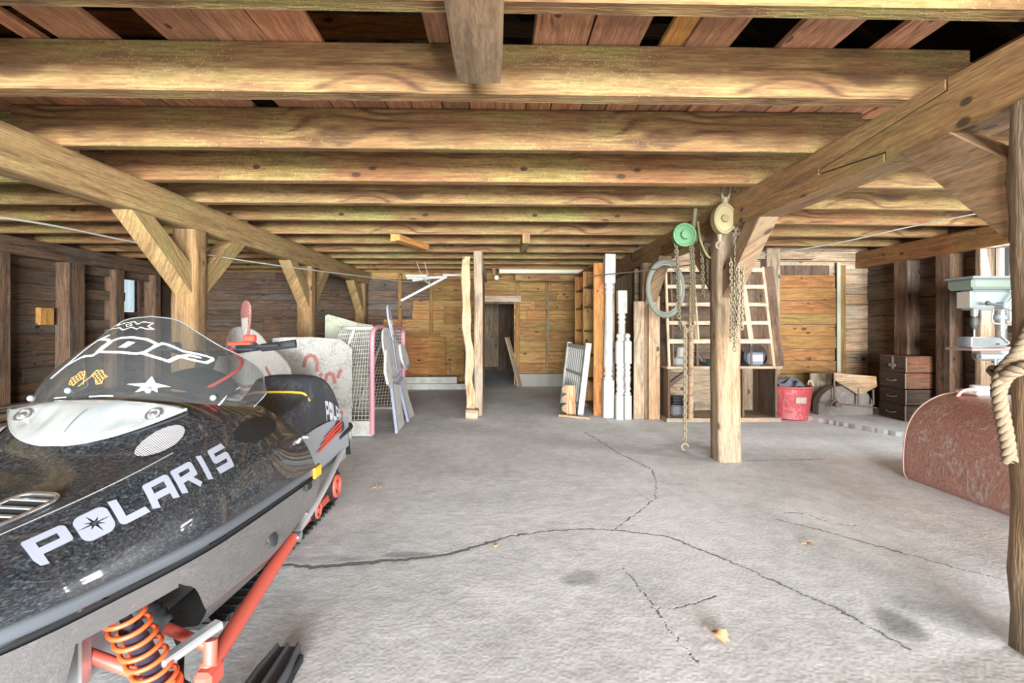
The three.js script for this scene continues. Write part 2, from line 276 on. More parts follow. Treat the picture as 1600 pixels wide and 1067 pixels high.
// raised slab with a broken edge in the right bay
{
  const R = rngOf(5), edge = []; for (let k = 0; k <= 44; k++) { const t = k / 44; edge.push([lerp(3.95, 4.72, t) + (R() - 0.5) * 0.035, lerp(6.72, 4.9, t) + (R() - 0.5) * 0.03]); }
  const pts = [[3.95, BACKR - 0.01], ...edge, [XR - 0.01, 4.9], [XR - 0.01, BACKR - 0.01]];
  const s = new THREE.ExtrudeGeometry(shapeOf(pts.map(([x, d]) => [x, d])), { depth: 0.05, bevelEnabled: false }); s.rotateX(-Math.PI / 2); s.scale(1, 1, 1);
  const uv = s.attributes.uv; for (let i = 0; i < uv.count; i++) uv.setXY(i, (uv.getX(i) - 3.9) / 1.7, (uv.getY(i) - 4.8) / 2.8);
  mesh('raised_slab', s, floorTex(3.9, 5.6, 4.8, 7.6, 512), floor);
}
structure('ground', span(-30, 30, -0.3, -0.06, -40, FRONT, { c: 0 }), new THREE.MeshStandardMaterial({ color: tint(0.32, 0.31, 0.27), roughness: 1 }));

// ---------------------------------------------------------------- walls: a backing with real openings, each board a piece of its own
// axis 'x': wall runs across (fixed depth), axis 'd': wall runs in depth (fixed x). inside = +1 / -1: direction from the backing to the room along the fixed axis.
function wall(name, axis, at, from, to, top, inside, { rows = [0.19, 0.24], mats, joints = 3.2, holes = [], thick = 0.03, from0 = 0.02, skipBoards = () => false, matOf = null, backing = mDark[1] }) {
  const cuts = [from, to]; holes.forEach(([a, b]) => cuts.push(a, b)); cuts.sort((a, b) => a - b);
  const backs = [], slabBox = (a, b, y0, y1, t0, t1, o) => (axis === 'x' ? span(a, b, y0, y1, Math.min(at + t0 * inside, at + t1 * inside), Math.max(at + t0 * inside, at + t1 * inside), o) : span(Math.min(at + t0 * inside, at + t1 * inside), Math.max(at + t0 * inside, at + t1 * inside), y0, y1, a, b, o));
  for (let i = 0; i < cuts.length - 1; i++) {
    const a = cuts[i], b = cuts[i + 1]; if (b - a < 1e-4) continue; let y = 0;
    const hs = holes.filter(([p, q]) => p <= a + 1e-4 && q >= b - 1e-4).sort((p, q) => p[2] - q[2]);
    for (const h of hs) { if (h[2] > y) backs.push(slabBox(a, b, y, h[2], -0.06, 0, { c: 0 })); y = h[3]; }
    if (y < top) backs.push(slabBox(a, b, y, top, -0.06, 0, { c: 0 }));
  }
  const w = structure(name, merge(backs), backing);
  for (let y = from0; y < top - 0.05;) {
    const h = Math.min(rr(...rows), top - y); let p = from, first = true;
    const y1 = y + h - 0.006;
    while (p < to - 0.05) {
      let q = Math.min(to, p + (first ? joints * rr(0.35, 1) : joints * rr(0.8, 1.15))); if (to - q < 0.4) q = to; first = false;
      let parts = [[p, q]];
      for (const [a, b, h0, h1] of holes) if (y1 > h0 + 0.01 && y < h1 - 0.01) parts = parts.flatMap(([c, d]) => (b <= c || a >= d ? [[c, d]] : [[c, a], [b, d]].filter(([e, f]) => f - e > 0.02)));
      for (const [a, b] of parts) { if (skipBoards(a, b, y, y1)) continue; const m = matOf ? matOf((a + b) / 2, y) : pick(mats); mesh('board', slabBox(a + 0.002, b - 0.002, y, y1, rr(0, 0.004), thick + rr(-0.004, 0.004), { c: 0.004, jit: 0.0025 }), m, w); }
      p = q;
    }
    y += h;
  }
  return w;
}
const TOP = 2.31;
const wl = wall('wall_left', 'd', XL, FRONT, BACK, 2.62, 1, { mats: mDark, holes: [[8.36, 8.78, 1.46, 2.02], [8.36, 8.78, 2.2, 2.34]] });
wall('wall_right', 'd', XR, FRONT, BACKR, 2.62, -1, { mats: mDark, holes: [[4.86, 5.44, 1.28, 2.08], [2.3, 3.2, 0.95, 2.05]] });
wall('wall_back', 'x', BACK, XL, BR + 0.1, 2.62, -1, { mats: mGold, joints: 2.4, holes: [[-0.3, 0.3, 0, 1.68]], matOf: (x, y) => (x < -2.5 ? pick(mDark) : x < -1.2 ? pick(mGold.slice(0, 2)) : pick(mGold)) });
wall('wall_back_right', 'x', BACKR, BR + 0.02, XR, 2.62, -1, { mats: mGrey, rows: [0.14, 0.22], joints: 9, matOf: (x) => pick(mGrey), skipBoards: (a, b, y) => false });
wall('wall_front', 'x', FRONT, XL, XR, 2.62, 1, { mats: mDark, holes: [[-2.55, 1.9, 0, 2.26], [2.4, 5.3, 0, 2.26]] });
// partition along the right beam, upright planks
{
  const w = structure('wall_partition', span(BR + 0.2, BR + 0.24, 0, TOP, BACKR, BACK, { c: 0 }), mDark[1]);
  for (let d = 6.98; d < BACK - 0.05;) { const b = Math.min(rr(0.18, 0.3), BACK - d); mesh('board', span(BR + 0.1, BR + 0.13 + rr(0, 0.02), 0, TOP - 0.12, d + 0.002, d + b - 0.004, { jit: 0.003 }), pick(mGrey), w); d += b; }
}
const mDoor = woodMats(tGold, [[0.6, 0.51, 0.46]])[0];
// golden boards of the closed doorway, right back wall
{
  const w = structure('door_1', span(4.08, 4.86, 0.3, 2.12, BACKR - 0.075, BACKR - 0.04, { c: 0 }), mDark[1]);
  let y = 0.34; for (let k = 0; k < 10; k++) { const h = rr(0.16, 0.2); if (y + h > 2.14) break; mesh('board', span(4.07 + rr(-0.01, 0.01), 4.94 + rr(-0.01, 0.01), y, y + h - 0.006, BACKR - 0.105, BACKR - 0.07, { jit: 0.003 }), k < 2 ? mGold[2] : pick([mGold[2], mDoor, mDoor]), w); y += h; }
}
const pale = flat(152, 154, 136, 0.8);
structure('trim_1', span(4.95, 5.0, 0.08, 2.16, BACKR - 0.13, BACKR - 0.1, { jit: 0.004 }), pale);
structure('trim_2', span(5.0, 5.08, 0.05, 2.12, BACKR - 0.12, BACKR - 0.04, { jit: 0.003 }), mGold[2]);
structure('trim_3', span(3.86, 4.06, 0.05, 2.36, BACKR - 0.2, BACKR - 0.03, { jit: 0.004 }), mGrey[3]);
structure('trim_4', span(3.78, 3.84, 0.05, 1.55, BACKR - 0.12, BACKR - 0.04, { jit: 0.003 }), mGrey[2]);
structure('trim_5', span(3.6, 4.6, 2.2, 2.31, BACKR - 0.16, BACKR - 0.03, { jit: 0.006 }), mGrey[3]);
// studs and top plates of the side walls
function stud(x0, x1, d, w, top, m, y0 = 0) { const g = span(x0, x1, y0, top, d, d + w, { c: 0.008, jit: 0.006 }); const s = structure('trim_stud', g, m); return s; }
[[5.88, 6.1], [6.52, 6.75], [3.4, 3.6], [0.9, 1.1], [4.6, 4.72], [5.5, 5.58]].forEach(([a, b], i) => stud(XR - 0.2, XR - 0.03, a, b - a, 2.1, i > 3 ? mGrey[3] : mDark[2]));
[[6.05, 6.32], [7.15, 7.42], [8.02, 8.2], [8.9, 9.05], [4.4, 4.62], [2.6, 2.8], [9.75, 9.9]].forEach(([a, b]) => stud(XL + 0.03, XL + 0.22, a, b - a, 2.12, mDark[2]));
structure('trim_plate_right', span(XR - 0.22, XR - 0.02, 2.08, TOP, FRONT, BACKR, { c: 0.008, jit: 0.006 }), woodMats(tGold, [[0.5, 0.4, 0.34]])[0]);
structure('trim_plate_left', span(XL + 0.02, XL + 0.24, 2.1, TOP, FRONT, BACK, { c: 0.008, jit: 0.006 }), mDark[2]);
[[1.98, 2.12, 7.45, 9.05], [1.62, 1.76, 7.4, 8.35], [1.18, 1.32, 7.4, 9.0]].forEach(([y0, y1, a, b]) => structure('trim_rail', span(XL + 0.05, XL + 0.12, y0, y1, a, b, { jit: 0.005 }), mDark[2]));
structure('trim_block', span(XL + 0.03, XL + 0.1, 1.24, 1.47, 6.85, 7.06, { jit: 0.003 }), mFresh[0]);
// dark doorway beyond the left bay
structure('door_2', span(XL + 0.035, XL + 0.06, 0.05, 1.96, 9.1, 9.7, { jit: 0.002 }), mDark[1]);
// back wall: battens, ledge, plywood sheet, concrete sill
const zb = BACK - 0.035;
[[-2.05, -1.97, 1.1, 2.3], [-1.42, -1.34, 1.1, 2.3], [0.34, 0.42, 0.3, 2.3], [0.95, 1.0, 0.4, 2.25], [-0.72, -0.6, 0.05, 2.3]].forEach(([a, b, y0, y1], i) => structure('trim_batten', span(a, b, y0, y1, zb - 0.04, zb, { jit: 0.004 }), i === 4 ? mDark[0] : mGold[2]));
structure('trim_ledge', span(-2.1, -1.2, 1.02, 1.1, zb - 0.07, zb, { jit: 0.004 }), mGold[2]);
structure('trim_rail', span(-1.12, -0.5, 1.28, 1.62, zb - 0.05, zb, { jit: 0.004 }), mGold[2]);
structure('trim_sill', span(0.34, 1.95, 0, 0.26, BACK - 0.16, BACK - 0.02, { c: 0.012, jit: 0.006 }), new THREE.MeshStandardMaterial({ color: tint(0.22, 0.21, 0.19), roughness: 0.95 }));
structure('trim_lintel', span(-0.45, 0.45, 1.72, 1.85, zb - 0.06, zb, { jit: 0.004 }), mGrey[0]);
// dark passage behind the doorway
{
  const p = structure('wall_passage', merge([span(-1.1, -1.04, 0, 2.4, BACK + 0.06, BACK + 3.8, { c: 0 }), span(1.0, 1.06, 0, 2.4, BACK + 0.06, BACK + 3.8, { c: 0 }), span(-1.1, 1.06, 0, 2.4, BACK + 3.8, BACK + 3.86, { c: 0 }), span(-1.1, 1.06, 2.4, 2.46, BACK + 0.06, BACK + 3.86, { c: 0 })]), mDark[1]);
  mesh('board', span(-0.45, -0.02, 0.1, 2.0, BACK + 3.72, BACK + 3.78), mGrey[3], p);
}
// ---------------------------------------------------------------- windows with frames and dirty panes
const paneMat = new THREE.MeshPhysicalMaterial({ color: tint(0.9, 0.95, 0.96), transmission: 1, thickness: 0, roughness: 0.08, side: THREE.DoubleSide });
function windowAt(n, x, d0, d1, y0, y1, m, mullion) {
  const g = structure('window_' + n, merge([span(x - 0.05, x + 0.05, y0 - 0.05, y0, d0 - 0.05, d1 + 0.05), span(x - 0.05, x + 0.05, y1, y1 + 0.05, d0 - 0.05, d1 + 0.05), span(x - 0.05, x + 0.05, y0, y1, d0 - 0.05, d0), span(x - 0.05, x + 0.05, y0, y1, d1, d1 + 0.05)]), m);
  mesh('pane', span(x - 0.003, x + 0.003, y0, y1, d0, d1, { c: 0 }), paneMat, g);
  if (mullion) { mesh('mullion', span(x - 0.02, x + 0.02, (y0 + y1) / 2 - 0.015, (y0 + y1) / 2 + 0.015, d0, d1), m, g); mesh('mullion', span(x - 0.02, x + 0.02, y0, y1, (d0 + d1) / 2 - 0.015, (d0 + d1) / 2 + 0.015), m, g); }
  return g;
}
windowAt(1, XR + 0.0, 4.86, 5.44, 1.28, 2.08, flat(214, 206, 196, 0.7), true);
windowAt(2, XR + 0.0, 2.3, 3.2, 0.95, 2.05, flat(214, 206, 196, 0.7), false);
const curtain = new THREE.MeshPhysicalMaterial({ color: tint(0.55, 0.6, 0.6), transmission: 0.5, roughness: 0.95, thickness: 0, side: THREE.DoubleSide });
const wl1 = windowAt(3, XL - 0.01, 8.36, 8.78, 1.46, 2.02, mDark[2], false);
mesh('curtain', grid((u, v) => V(XL - 0.045 + 0.012 * Math.sin(u * 26), lerp(1.47, 2.02, v), lerp(8.36, 8.78, u)), 40, 2), curtain, wl1);
windowAt(4, XL - 0.01, 8.36, 8.78, 2.2, 2.34, mDark[2], false);

// ---------------------------------------------------------------- loft: joists, planks, roof
const JB = 2.31, JT = 2.555, JS = 0.721;
const ceiling = structure('ceiling');
for (let k = -17; k <= 11; k++) {
  const d1 = 2.513 + JS * k, th = k === 0 ? 0.1 : rr(0.07, 0.09), d0 = d1 - th;
  if (d0 < FRONT + 0.05 || d1 > BACK - 0.02) continue;
  const dy = rr(-0.006, 0.006);
  mesh('joist', span(BL - 0.3, BR + 0.3, JB + dy, JT, d0, d1, { c: 0.006, jit: 0.005 }), k === 0 ? mJoist[0] : pick(mJoist), ceiling);
  mesh('joist', span(XL + 0.02, BL - 0.02, JB + 0.004, JT, d1 + 0.003, d1 + 0.075, { c: 0.006, jit: 0.004 }), pick(mJoist.slice(1)), ceiling);
  if (d1 + 0.08 < BACKR) mesh('joist', span(BR + 0.05, XR - 0.02, JB + 0.004, JT, d1 + 0.003, d1 + 0.075, { c: 0.006, jit: 0.004 }), pick(mJoist.slice(1)), ceiling);
}
// planks laid on the joists, running in depth; gappy in front, closed further back
const plankAt = (x0, x1, d0, d1, m) => mesh('plank', span(x0, x1, JT, JT + 0.028, d0, d1, { c: 0.003, jit: 0.003 }), m, ceiling);
const nearPlanks = [[-2.2, -2.12, 2], [-2.04, -1.78, 0], [-1.55, -1.31, 1], [-1.305, -1.08, 0], [-1.075, -0.83, 2], [-0.33, -0.235, 1], [0.16, 0.415, 0], [0.425, 0.67, 1], [0.765, 0.875, 3], [0.885, 1.1, 1], [1.34, 1.6, 0], [1.8, 1.97, 2]];
nearPlanks.forEach(([a, b, k]) => plankAt(a, b, FRONT + 0.06, 2.58, k === 3 ? mFresh[0] : mPlank[k]));
for (const [a, b, dEnd, dStart] of [[XL + 0.03, BL, BACK - 0.02, FRONT + 0.06], [BL, BR, BACK - 0.02, 2.59], [BR, XR - 0.03, BACKR, 2.59]]) {
  for (let x = a; x < b - 0.04;) {
    const w = Math.min(rr(0.13, 0.2), b - x); let d = dStart;
    while (d < dEnd - 0.1) { let e = Math.min(dEnd, d + rr(2.4, 4.2)); if (dEnd - e < 0.6) e = dEnd; if (rnd() > 0.03) plankAt(x + 0.003, x + w - 0.003, d + 0.002, e - 0.002, pick(mPlank)); d = e; }
    x += w;
  }
}
for (let x = BR + 0.3; x < XR - 0.2;) { const w = rr(0.14, 0.2); if (rnd() > 0.25) plankAt(x, x + w - 0.006, FRONT + 0.06, 2.58, pick(mPlank)); x += w; }
// roof over the loft
{
  const mid = (XL + XR) / 2, roof = structure('ceiling_roof'), ridge = 6.2, eave = 2.62;
  for (const s of [-1, 1]) {
    const x0 = s < 0 ? XL : XR, slope = bar(V(x0, eave, (FRONT + BACK) / 2), V(mid, ridge, (FRONT + BACK) / 2), BACK - FRONT + 0.1, 0.05, { c: 0 }); mesh('roof_boards', slope, mDark[1], roof);
    for (let d = FRONT + 0.2; d < BACK; d += 0.72) mesh('rafter', bar(V(x0, eave - 0.02, d), V(mid, ridge - 0.08, d), 0.06, 0.14), mDark[2], roof);
  }
  for (const d of [FRONT, BACK]) { const g = new THREE.ExtrudeGeometry(shapeOf([[XL, eave], [XR, eave], [mid, ridge + 0.1]]), { depth: 0.06, bevelEnabled: false }); g.translate(0, 0, -d - (d > 0 ? 0.06 : 0)); mesh('gable', g, mDark[1], roof); }
  mesh('gable', span(BR, XR, eave - 0.4, ridge - 1, BACKR + 0.05, BACKR + 0.1, { c: 0 }), mDark[1], roof);
  mesh('collar_tie', span(-4.6, -0.38, 3.44, 3.62, 3.96, 4.0), mFresh[0], roof); mesh('collar_tie', span(XL + 2.6, XR - 2.6, 4.3, 4.44, 3.2, 3.26), mGrey[0], roof); mesh('collar_tie', span(XL + 2.6, XR - 2.6, 4.3, 4.44, 5.4, 5.46), mGrey[0], roof);
}
const upright = (g) => { const uv = g.attributes.uv; for (let i = 0; i < uv.count; i++) uv.setXY(i, uv.getY(i), uv.getX(i)); return g; };   // grain along y
// ---------------------------------------------------------------- main beams
const beamT = 0.2;
{
  const g = hewn(beamT, 0.245, BACK - FRONT - 0.1, { amp: 0.004, seg: 40, round: 0.09, seed: 5 }); g.rotateX(-Math.PI / 2); g.translate(BL - beamT / 2, (2.065 + TOP) / 2, -FRONT - 0.05);
  tag(mesh('timber_beam', g, mBeam[0]), 'long golden timber beam carrying joists above the snowmobile', 'beam');
  const prof = (pts) => { const e = extrude(pts, beamT, 0.003); e.rotateY(Math.PI / 2); const uv = e.attributes.uv, p = e.attributes.position; for (let i = 0; i < uv.count; i++) uv.setXY(i, p.getZ(i) + 0.3, p.getY(i) + p.getX(i)); e.translate(BR + beamT / 2, 0, 0); return e; };
  const y0 = 2.065, y1 = TOP, near = [[FRONT + 0.05, y0], [2.56, y0], [2.56, y0 + 0.05], [3.1, y0 + 0.1], [3.1, y0 + 0.115], [2.2, y1 - 0.055], [2.2, y1], [FRONT + 0.05, y1]];
  const far = [[BACK - 0.06, y0], [2.576, y0], [2.576, y0 + 0.038], [3.115, y0 + 0.088], [3.115, y0 + 0.127], [2.216, y1 - 0.043], [2.216, y1], [BACK - 0.06, y1]].reverse();
  const b = thing('timber_beam', 'weathered beam with a long scarf joint above the chain hoists', 'beam');
  const flip = (l) => l.map(([d, y]) => [d, y]);
  mesh('beam_length', prof(flip(near)), mBeam[1], b); mesh('beam_length', prof(flip(far)), mBeam[1], b);
}
// ---------------------------------------------------------------- posts with knee braces
function post(x0, d, m, label, { w = 0.21, brN = 1, brF = 1, seed = 3, top = 2.065, reach = 0.56, drop = 0.46, mb = mBeam[0] } = {}) {
  const t = thing('timber_post', label, 'post', [x0 + w / 2, 0, d + w / 2]);
  mesh('shaft', hewn(w, w, top, { amp: 0.004, seg: 12, round: 0.1, seed }), m, t);
  for (const s of [brN && -1, brF && 1]) {
    if (!s) continue;
    const pts = [[s * (w / 2), top - drop - 0.12], [s * (w / 2), top - drop + 0.13], [s * (reach - 0.14 + w / 2), top], [s * (reach + 0.1 + w / 2), top]].map(([a, b]) => [-a, b]);
    const e = extrude(s > 0 ? pts : pts.reverse(), 0.15, 0.006); const uv = e.attributes.uv; for (let i = 0; i < uv.count; i++) { const a = uv.getX(i), b = uv.getY(i); uv.setXY(i, (a * -s + b) * 0.7, (a * s + b) * 0.7 + 0.2); }
    e.rotateY(-Math.PI / 2); mesh('brace', e, mb, t);
  }
  return t;
}
post(BL - 0.21, 4.5, mPost[1], 'golden timber post with two wide braces behind the snowmobile windshield', { seed: 8, reach: 0.62, drop: 0.44 });
post(BL - 0.21, 7.25, mPost[1], 'timber post with knee braces rising behind the lettered plywood sheet', { seed: 9 });
post(BL - 0.21, 10.1, mPost[1], 'timber post against the back wall left of the golden boards', { seed: 10, brF: 0 });
post(BL - 0.21, 1.6, mPost[1], 'timber post left of the snowmobile nose', { seed: 14, brN: 0 });
post(BR, 4.54, mPost[0], 'pale square post standing alone on the concrete, hung with chains', { seed: 11, mb: mPost[2] });
post(BR - 0.06, 6.75, mPost[2], 'weathered post beside the white turned columns', { seed: 12, w: 0.17, mb: mPost[2], brF: 0 });
{
  const t = thing('timber_post', 'rough pole post wrapped with a thick rope', 'post', [2.03, 0, 1.83]);
  mesh('shaft', hewn(0.18, 0.18, 2.065, { amp: 0.006, seg: 14, round: 0.14, seed: 13 }), mPost[0], t);
  const e = extrude([[-0.1, 1.55], [-0.1, 1.86], [-0.36, 2.065], [-0.62, 2.065]], 0.13, 0.006); e.rotateY(-Math.PI / 2); mesh('brace', e, mPost[2], t);
}
// timber under the joists in front, pointing away from the camera
tag(mesh('hanging_timber', along(hewn(0.185, 0.12, 2.4, { amp: 0.003, seg: 10, round: 0.1, seed: 21 }).translate(0, -1.2, 0), V(-0.05, 2.19, -0.26), V(-0.085, 2.29, 2.13), 'y'), mPost[2]), 'grey timber end fixed under the nearest joists', 'timber');
// stall partition with a live edge post in the middle of the barn
{
  const t = thing('stall_partition', 'stall divider with a crooked pale live-edge plank at its end', 'partition', [-0.34, 0, 6.95]);
  const prof = [], n = 24, R = rngOf(61); let wob = 0;
  for (let k = 0; k <= n; k++) { const y = 0.1 + k / n * 2.06; wob = 0.03 * Math.sin(y * 2.4 + 0.6) + 0.012 * Math.sin(y * 9); prof.push([wob - 0.055 + (R() - 0.5) * 0.008, y]); }
  const back = prof.map(([x, y], k) => [x + 0.1 + 0.012 * Math.sin(k), y]).reverse();
  mesh('live_edge_plank', upright(extrude([...prof, ...back], 0.06, 0.006)).rotateY(0.12).translate(-0.08, 0, 0.0), woodMats(tPost, [[1.0, 0.95, 0.86]])[0], t);
  mesh('foot_block', box(0.16, 0.11, 0.5, { jit: 0.01, at: [-0.02, 0.055, 0.08] }), mGrey[0], t);
  mesh('end_post', hewn(0.12, 0.14, 2.25, { amp: 0.006, seg: 12, seed: 62 }).translate(0.05, 0, -0.13), mGrey[1], t);
  for (let k = 0, d = 0.22; d < 2.6; k++) { const b = rr(0.2, 0.32); mesh('board', box(0.035, 1.95 + rr(-0.1, 0.15), b - 0.006, { jit: 0.004, at: [0.05, 1.05, d + b / 2] }), pick([mGrey[1], mGrey[3], mGold[2]]), t); d += b; }
  mesh('rail', box(0.05, 0.12, 2.5, { jit: 0.004, at: [0.09, 2.1, 1.4] }), mGrey[0], t);
}
// windshield stickers on a sheet of 2048 x 1024 (x across the shield, y from the crest down)
function STICKERS(g, w, h) {
  g.clearRect(0, 0, w, h); g.lineJoin = 'round'; g.lineCap = 'round';
  const path = (pts, close = true) => { g.beginPath(); pts.forEach(([x, y], i) => (i ? g.lineTo(x, y) : g.moveTo(x, y))); if (close) g.closePath(); };
  g.strokeStyle = g.fillStyle = '#c8ccce';
  // racing brand lettering, outlined
  g.lineWidth = 11; path([[657, 150], [670, 90], [700, 62], [774, 72], [770, 100], [817, 82], [911, 71], [972, 121], [999, 91], [1106, 101], [1080, 149], [1147, 189], [1076, 189], [1030, 174], [1012, 200], [940, 160], [888, 199], [831, 155], [755, 140], [700, 128], [690, 150]]); g.stroke();
  g.lineWidth = 7; path([[860, 110], [900, 104], [925, 130], [890, 150]]); g.stroke();
  // large outlined letters
  g.lineWidth = 26; path([[571, 697], [650, 545], [700, 400], [745, 305], [800, 262], [770, 310], [839, 330], [886, 377], [852, 489], [825, 534], [750, 529], [640, 580]]); g.stroke();
  path([[839, 489], [847, 425], [873, 360], [938, 317], [1044, 320], [1144, 335], [1228, 385], [1211, 441], [1175, 500], [1124, 523], [979, 509]]); g.stroke();
  path([[975, 448], [1021, 374], [1076, 383], [1034, 458]]); g.fill();
  path([[1162, 515], [1211, 441], [1262, 368], [1391, 382], [1521, 306], [1560, 295], [1565, 327], [1538, 414], [1454, 451], [1385, 468], [1336, 573], [1253, 551]]); g.stroke();
  path([[1400, 450], [1433, 398], [1489, 372]], false); g.stroke();
  // crossed chequered flags
  g.strokeStyle = g.fillStyle = '#d88a48';
  const check = (pts, x0, y0, x1, y1) => { g.save(); path(pts); g.clip(); for (let y = y0, j = 0; y < y1; y += 20, j++) for (let x = x0, i = 0; x < x1; x += 13, i++) if ((i + j) % 2 === 0) g.fillRect(x, y, 12, 19); g.restore(); g.lineWidth = 4; path(pts); g.stroke(); };
  check([[770, 852], [763, 784], [793, 760], [807, 720], [840, 717], [857, 794], [827, 819], [807, 870]], 755, 710, 865, 875);
  check([[896, 768], [915, 714], [955, 715], [973, 759], [1004, 787], [980, 813], [982, 859], [948, 866], [926, 798]], 890, 710, 1010, 870);
  g.lineWidth = 6; path([[842, 725], [868, 861]], false); g.stroke(); path([[909, 756], [842, 881]], false); g.stroke();
  // star with three letters
  g.fillStyle = '#c0beb8'; path([[1263, 768], [1295, 839], [1389, 858], [1309, 884], [1319, 937], [1273, 909], [1186, 945], [1217, 887], [1127, 864], [1235, 846]]); g.fill();
  g.fillStyle = '#4a4a48'; g.font = 'bold 44px sans-serif'; g.save(); g.translate(1232, 896); g.scale(0.75, 1); g.fillText('SJR', 0, 0); g.restore();
  g.fillStyle = '#dfe3e4'; g.fillRect(930, 985, 140, 12); g.fillRect(700, 985, 90, 10);
}
// ---------------------------------------------------------------- snowmobile, nose towards the camera; local x across (left side of the sled = +x), d = depth
const SX = -1.31;
{
  const sled = thing('snowmobile', 'black snowmobile with a smoked windshield and orange coil springs', 'snowmobile', [SX, 0, 0]);
  const dustTex = worn(301, [36, 40, 44], [84, 92, 99], { grain: 0.55, amount: 0.4, scratches: 50, cell: 30, fine: 0.85 });
  const hoodMat = new THREE.MeshPhysicalMaterial({ map: dustTex, roughness: 0.3, clearcoat: 1, clearcoatRoughness: 0.03, side: THREE.DoubleSide });
  const blackPlastic = flat(46, 48, 52, 0.55), rubber = flat(30, 31, 33, 0.8), panMat = new THREE.MeshPhysicalMaterial({ map: worn(302, [92, 90, 90], [108, 105, 104], { grain: 0.12, amount: 0.4, scratches: 60 }), roughness: 0.24, clearcoat: 0.5, clearcoatRoughness: 0.25, side: THREE.DoubleSide });
  const trimMat = flat(84, 88, 94, 0.4), silver = flat(196, 200, 204, 0.35, 0.7), chrome = flat(222, 224, 228, 0.18, 0.95), redPaint = flat(192, 88, 74, 0.5), orange = flat(206, 88, 48, 0.45), seatMat = new THREE.MeshPhysicalMaterial({ map: worn(303, [58, 61, 66], [108, 112, 116], { grain: 0.25, amount: 0.35 }), roughness: 0.6, side: THREE.DoubleSide }), yellow = flat(214, 176, 60, 0.6), white = flat(236, 238, 240, 0.5);
  // hood: depth, centre height, panel top (offset, height), crease (offset, height), trim offset
  const hoodAt = table([[0.76, 0.64, 0.03, 0.638, 0.05, 0.63, 0.06], [0.85, 0.69, 0.09, 0.68, 0.16, 0.655, 0.19], [1.04, 0.748, 0.17, 0.738, 0.295, 0.683, 0.325], [1.28, 0.798, 0.265, 0.785, 0.372, 0.71, 0.41], [1.5, 0.85, 0.325, 0.828, 0.425, 0.735, 0.465], [1.72, 0.965, 0.352, 0.868, 0.45, 0.75, 0.488], [1.94, 0.985, 0.345, 0.885, 0.463, 0.76, 0.502], [2.22, 0.93, 0.3, 0.875, 0.455, 0.755, 0.52]]);
  const TRIM = 0.622;
  function hoodPoint(d, s, lift = 0) {
    const [, hc, po, ph, co, ch, to] = hoodAt(d), a = Math.abs(s), g = Math.sign(s); let x, y;
    if (a < 0.45) { const t = a / 0.45; x = po * t; y = hc + (ph - hc) * t * t; }
    else if (a < 0.72) { const t = (a - 0.45) / 0.27; x = lerp(po, co, t); y = lerp(ph, ch, t) + 0.008 * Math.sin(t * Math.PI); }
    else { const t = (a - 0.72) / 0.28; x = lerp(co, to, t) + 0.006 * Math.sin(t * Math.PI); y = lerp(ch, TRIM, t); }
    if (lift) { const ny = a < 0.45 ? 0.95 : a < 0.72 ? 0.72 : 0.2; x += Math.sqrt(1 - ny * ny) * lift; y += ny * lift; }
    return V(g * x, y, d);
  }
  const sOf = (q) => q * 2 - 1;
  const hood = mesh('hood', grid((u, v) => hoodPoint(lerp(0.76, 2.22, v), sOf(u)), 96, 80), hoodMat, sled);
  { const uv = hood.geometry.attributes.uv; for (let i = 0; i < uv.count; i++) uv.setXY(i, uv.getX(i) * 1.4, uv.getY(i) * 1.5); }
  hood.userData.label = 'dusty black glossy hood';
  // flange below the hood and belly pan
  const side = (d, g) => { const to = hoodAt(clamp(d, 0.76, 2.22))[6]; return g * to; };
  for (const g of [-1, 1]) {
    mesh('trim_rail', grid((u, v) => { const d = lerp(0.78, 2.26, v), a = u * Math.PI, x = side(d, g) + g * 0.012 * Math.sin(a); return V(x, 0.606 + 0.017 * Math.cos(a), d); }, 8, 60), trimMat, sled);
    mesh('trim_groove', grid((u, v) => { const d = lerp(0.78, 2.26, v); return V(side(d, g) - g * 0.012 * Math.sin(u * Math.PI), lerp(0.584, 0.566, u), d); }, 4, 60), rubber, sled);
  }
  const panRows = (d) => { const to = hoodAt(clamp(d, 0.76, 2.22))[6], lift = smooth(1.9, 2.26, d) * 0.1, b = 0.31 + lift; return [[to + 0.004, 0.57], [to + 0.004, 0.5 + lift * 0.2], [to - 0.015, 0.39 + lift * 0.6], [to * 0.86, b + 0.01], [to * 0.4, b], [0, b]]; };
  const panPoint = (d, q, g) => { const r = panRows(d), k = Math.min(4, Math.floor(q * 5)), t = q * 5 - k, e = t * t * (3 - 2 * t) * 0.4 + t * 0.6; return V(g * lerp(r[k][0], r[k + 1][0], e), lerp(r[k][1], r[k + 1][1], e), d); };
  const pans = [];
  for (const g of [-1, 1]) {
    pans.push(grid((u, v) => panPoint(lerp(0.78, 1.16 - 0.05 * u, v), u, g), 24, 20));
    pans.push(grid((u, v) => panPoint(lerp(1.14, 1.4, v), u * 0.14, g), 6, 12));
    pans.push(grid((u, v) => panPoint(lerp(lerp(1.34, 1.56, Math.sin(u * 2.4)), 2.26, v), u, g), 26, 30));
  }
  pans.push(grid((u, v) => { const q = Math.abs(u * 2 - 1); return panPoint(2.26, 1 - q, Math.sign(u - 0.5) || 1).lerp(V(0, 0.56, 2.26), v * 0.6); }, 30, 2));
  mesh('belly_pan', merge(pans), panMat, sled);
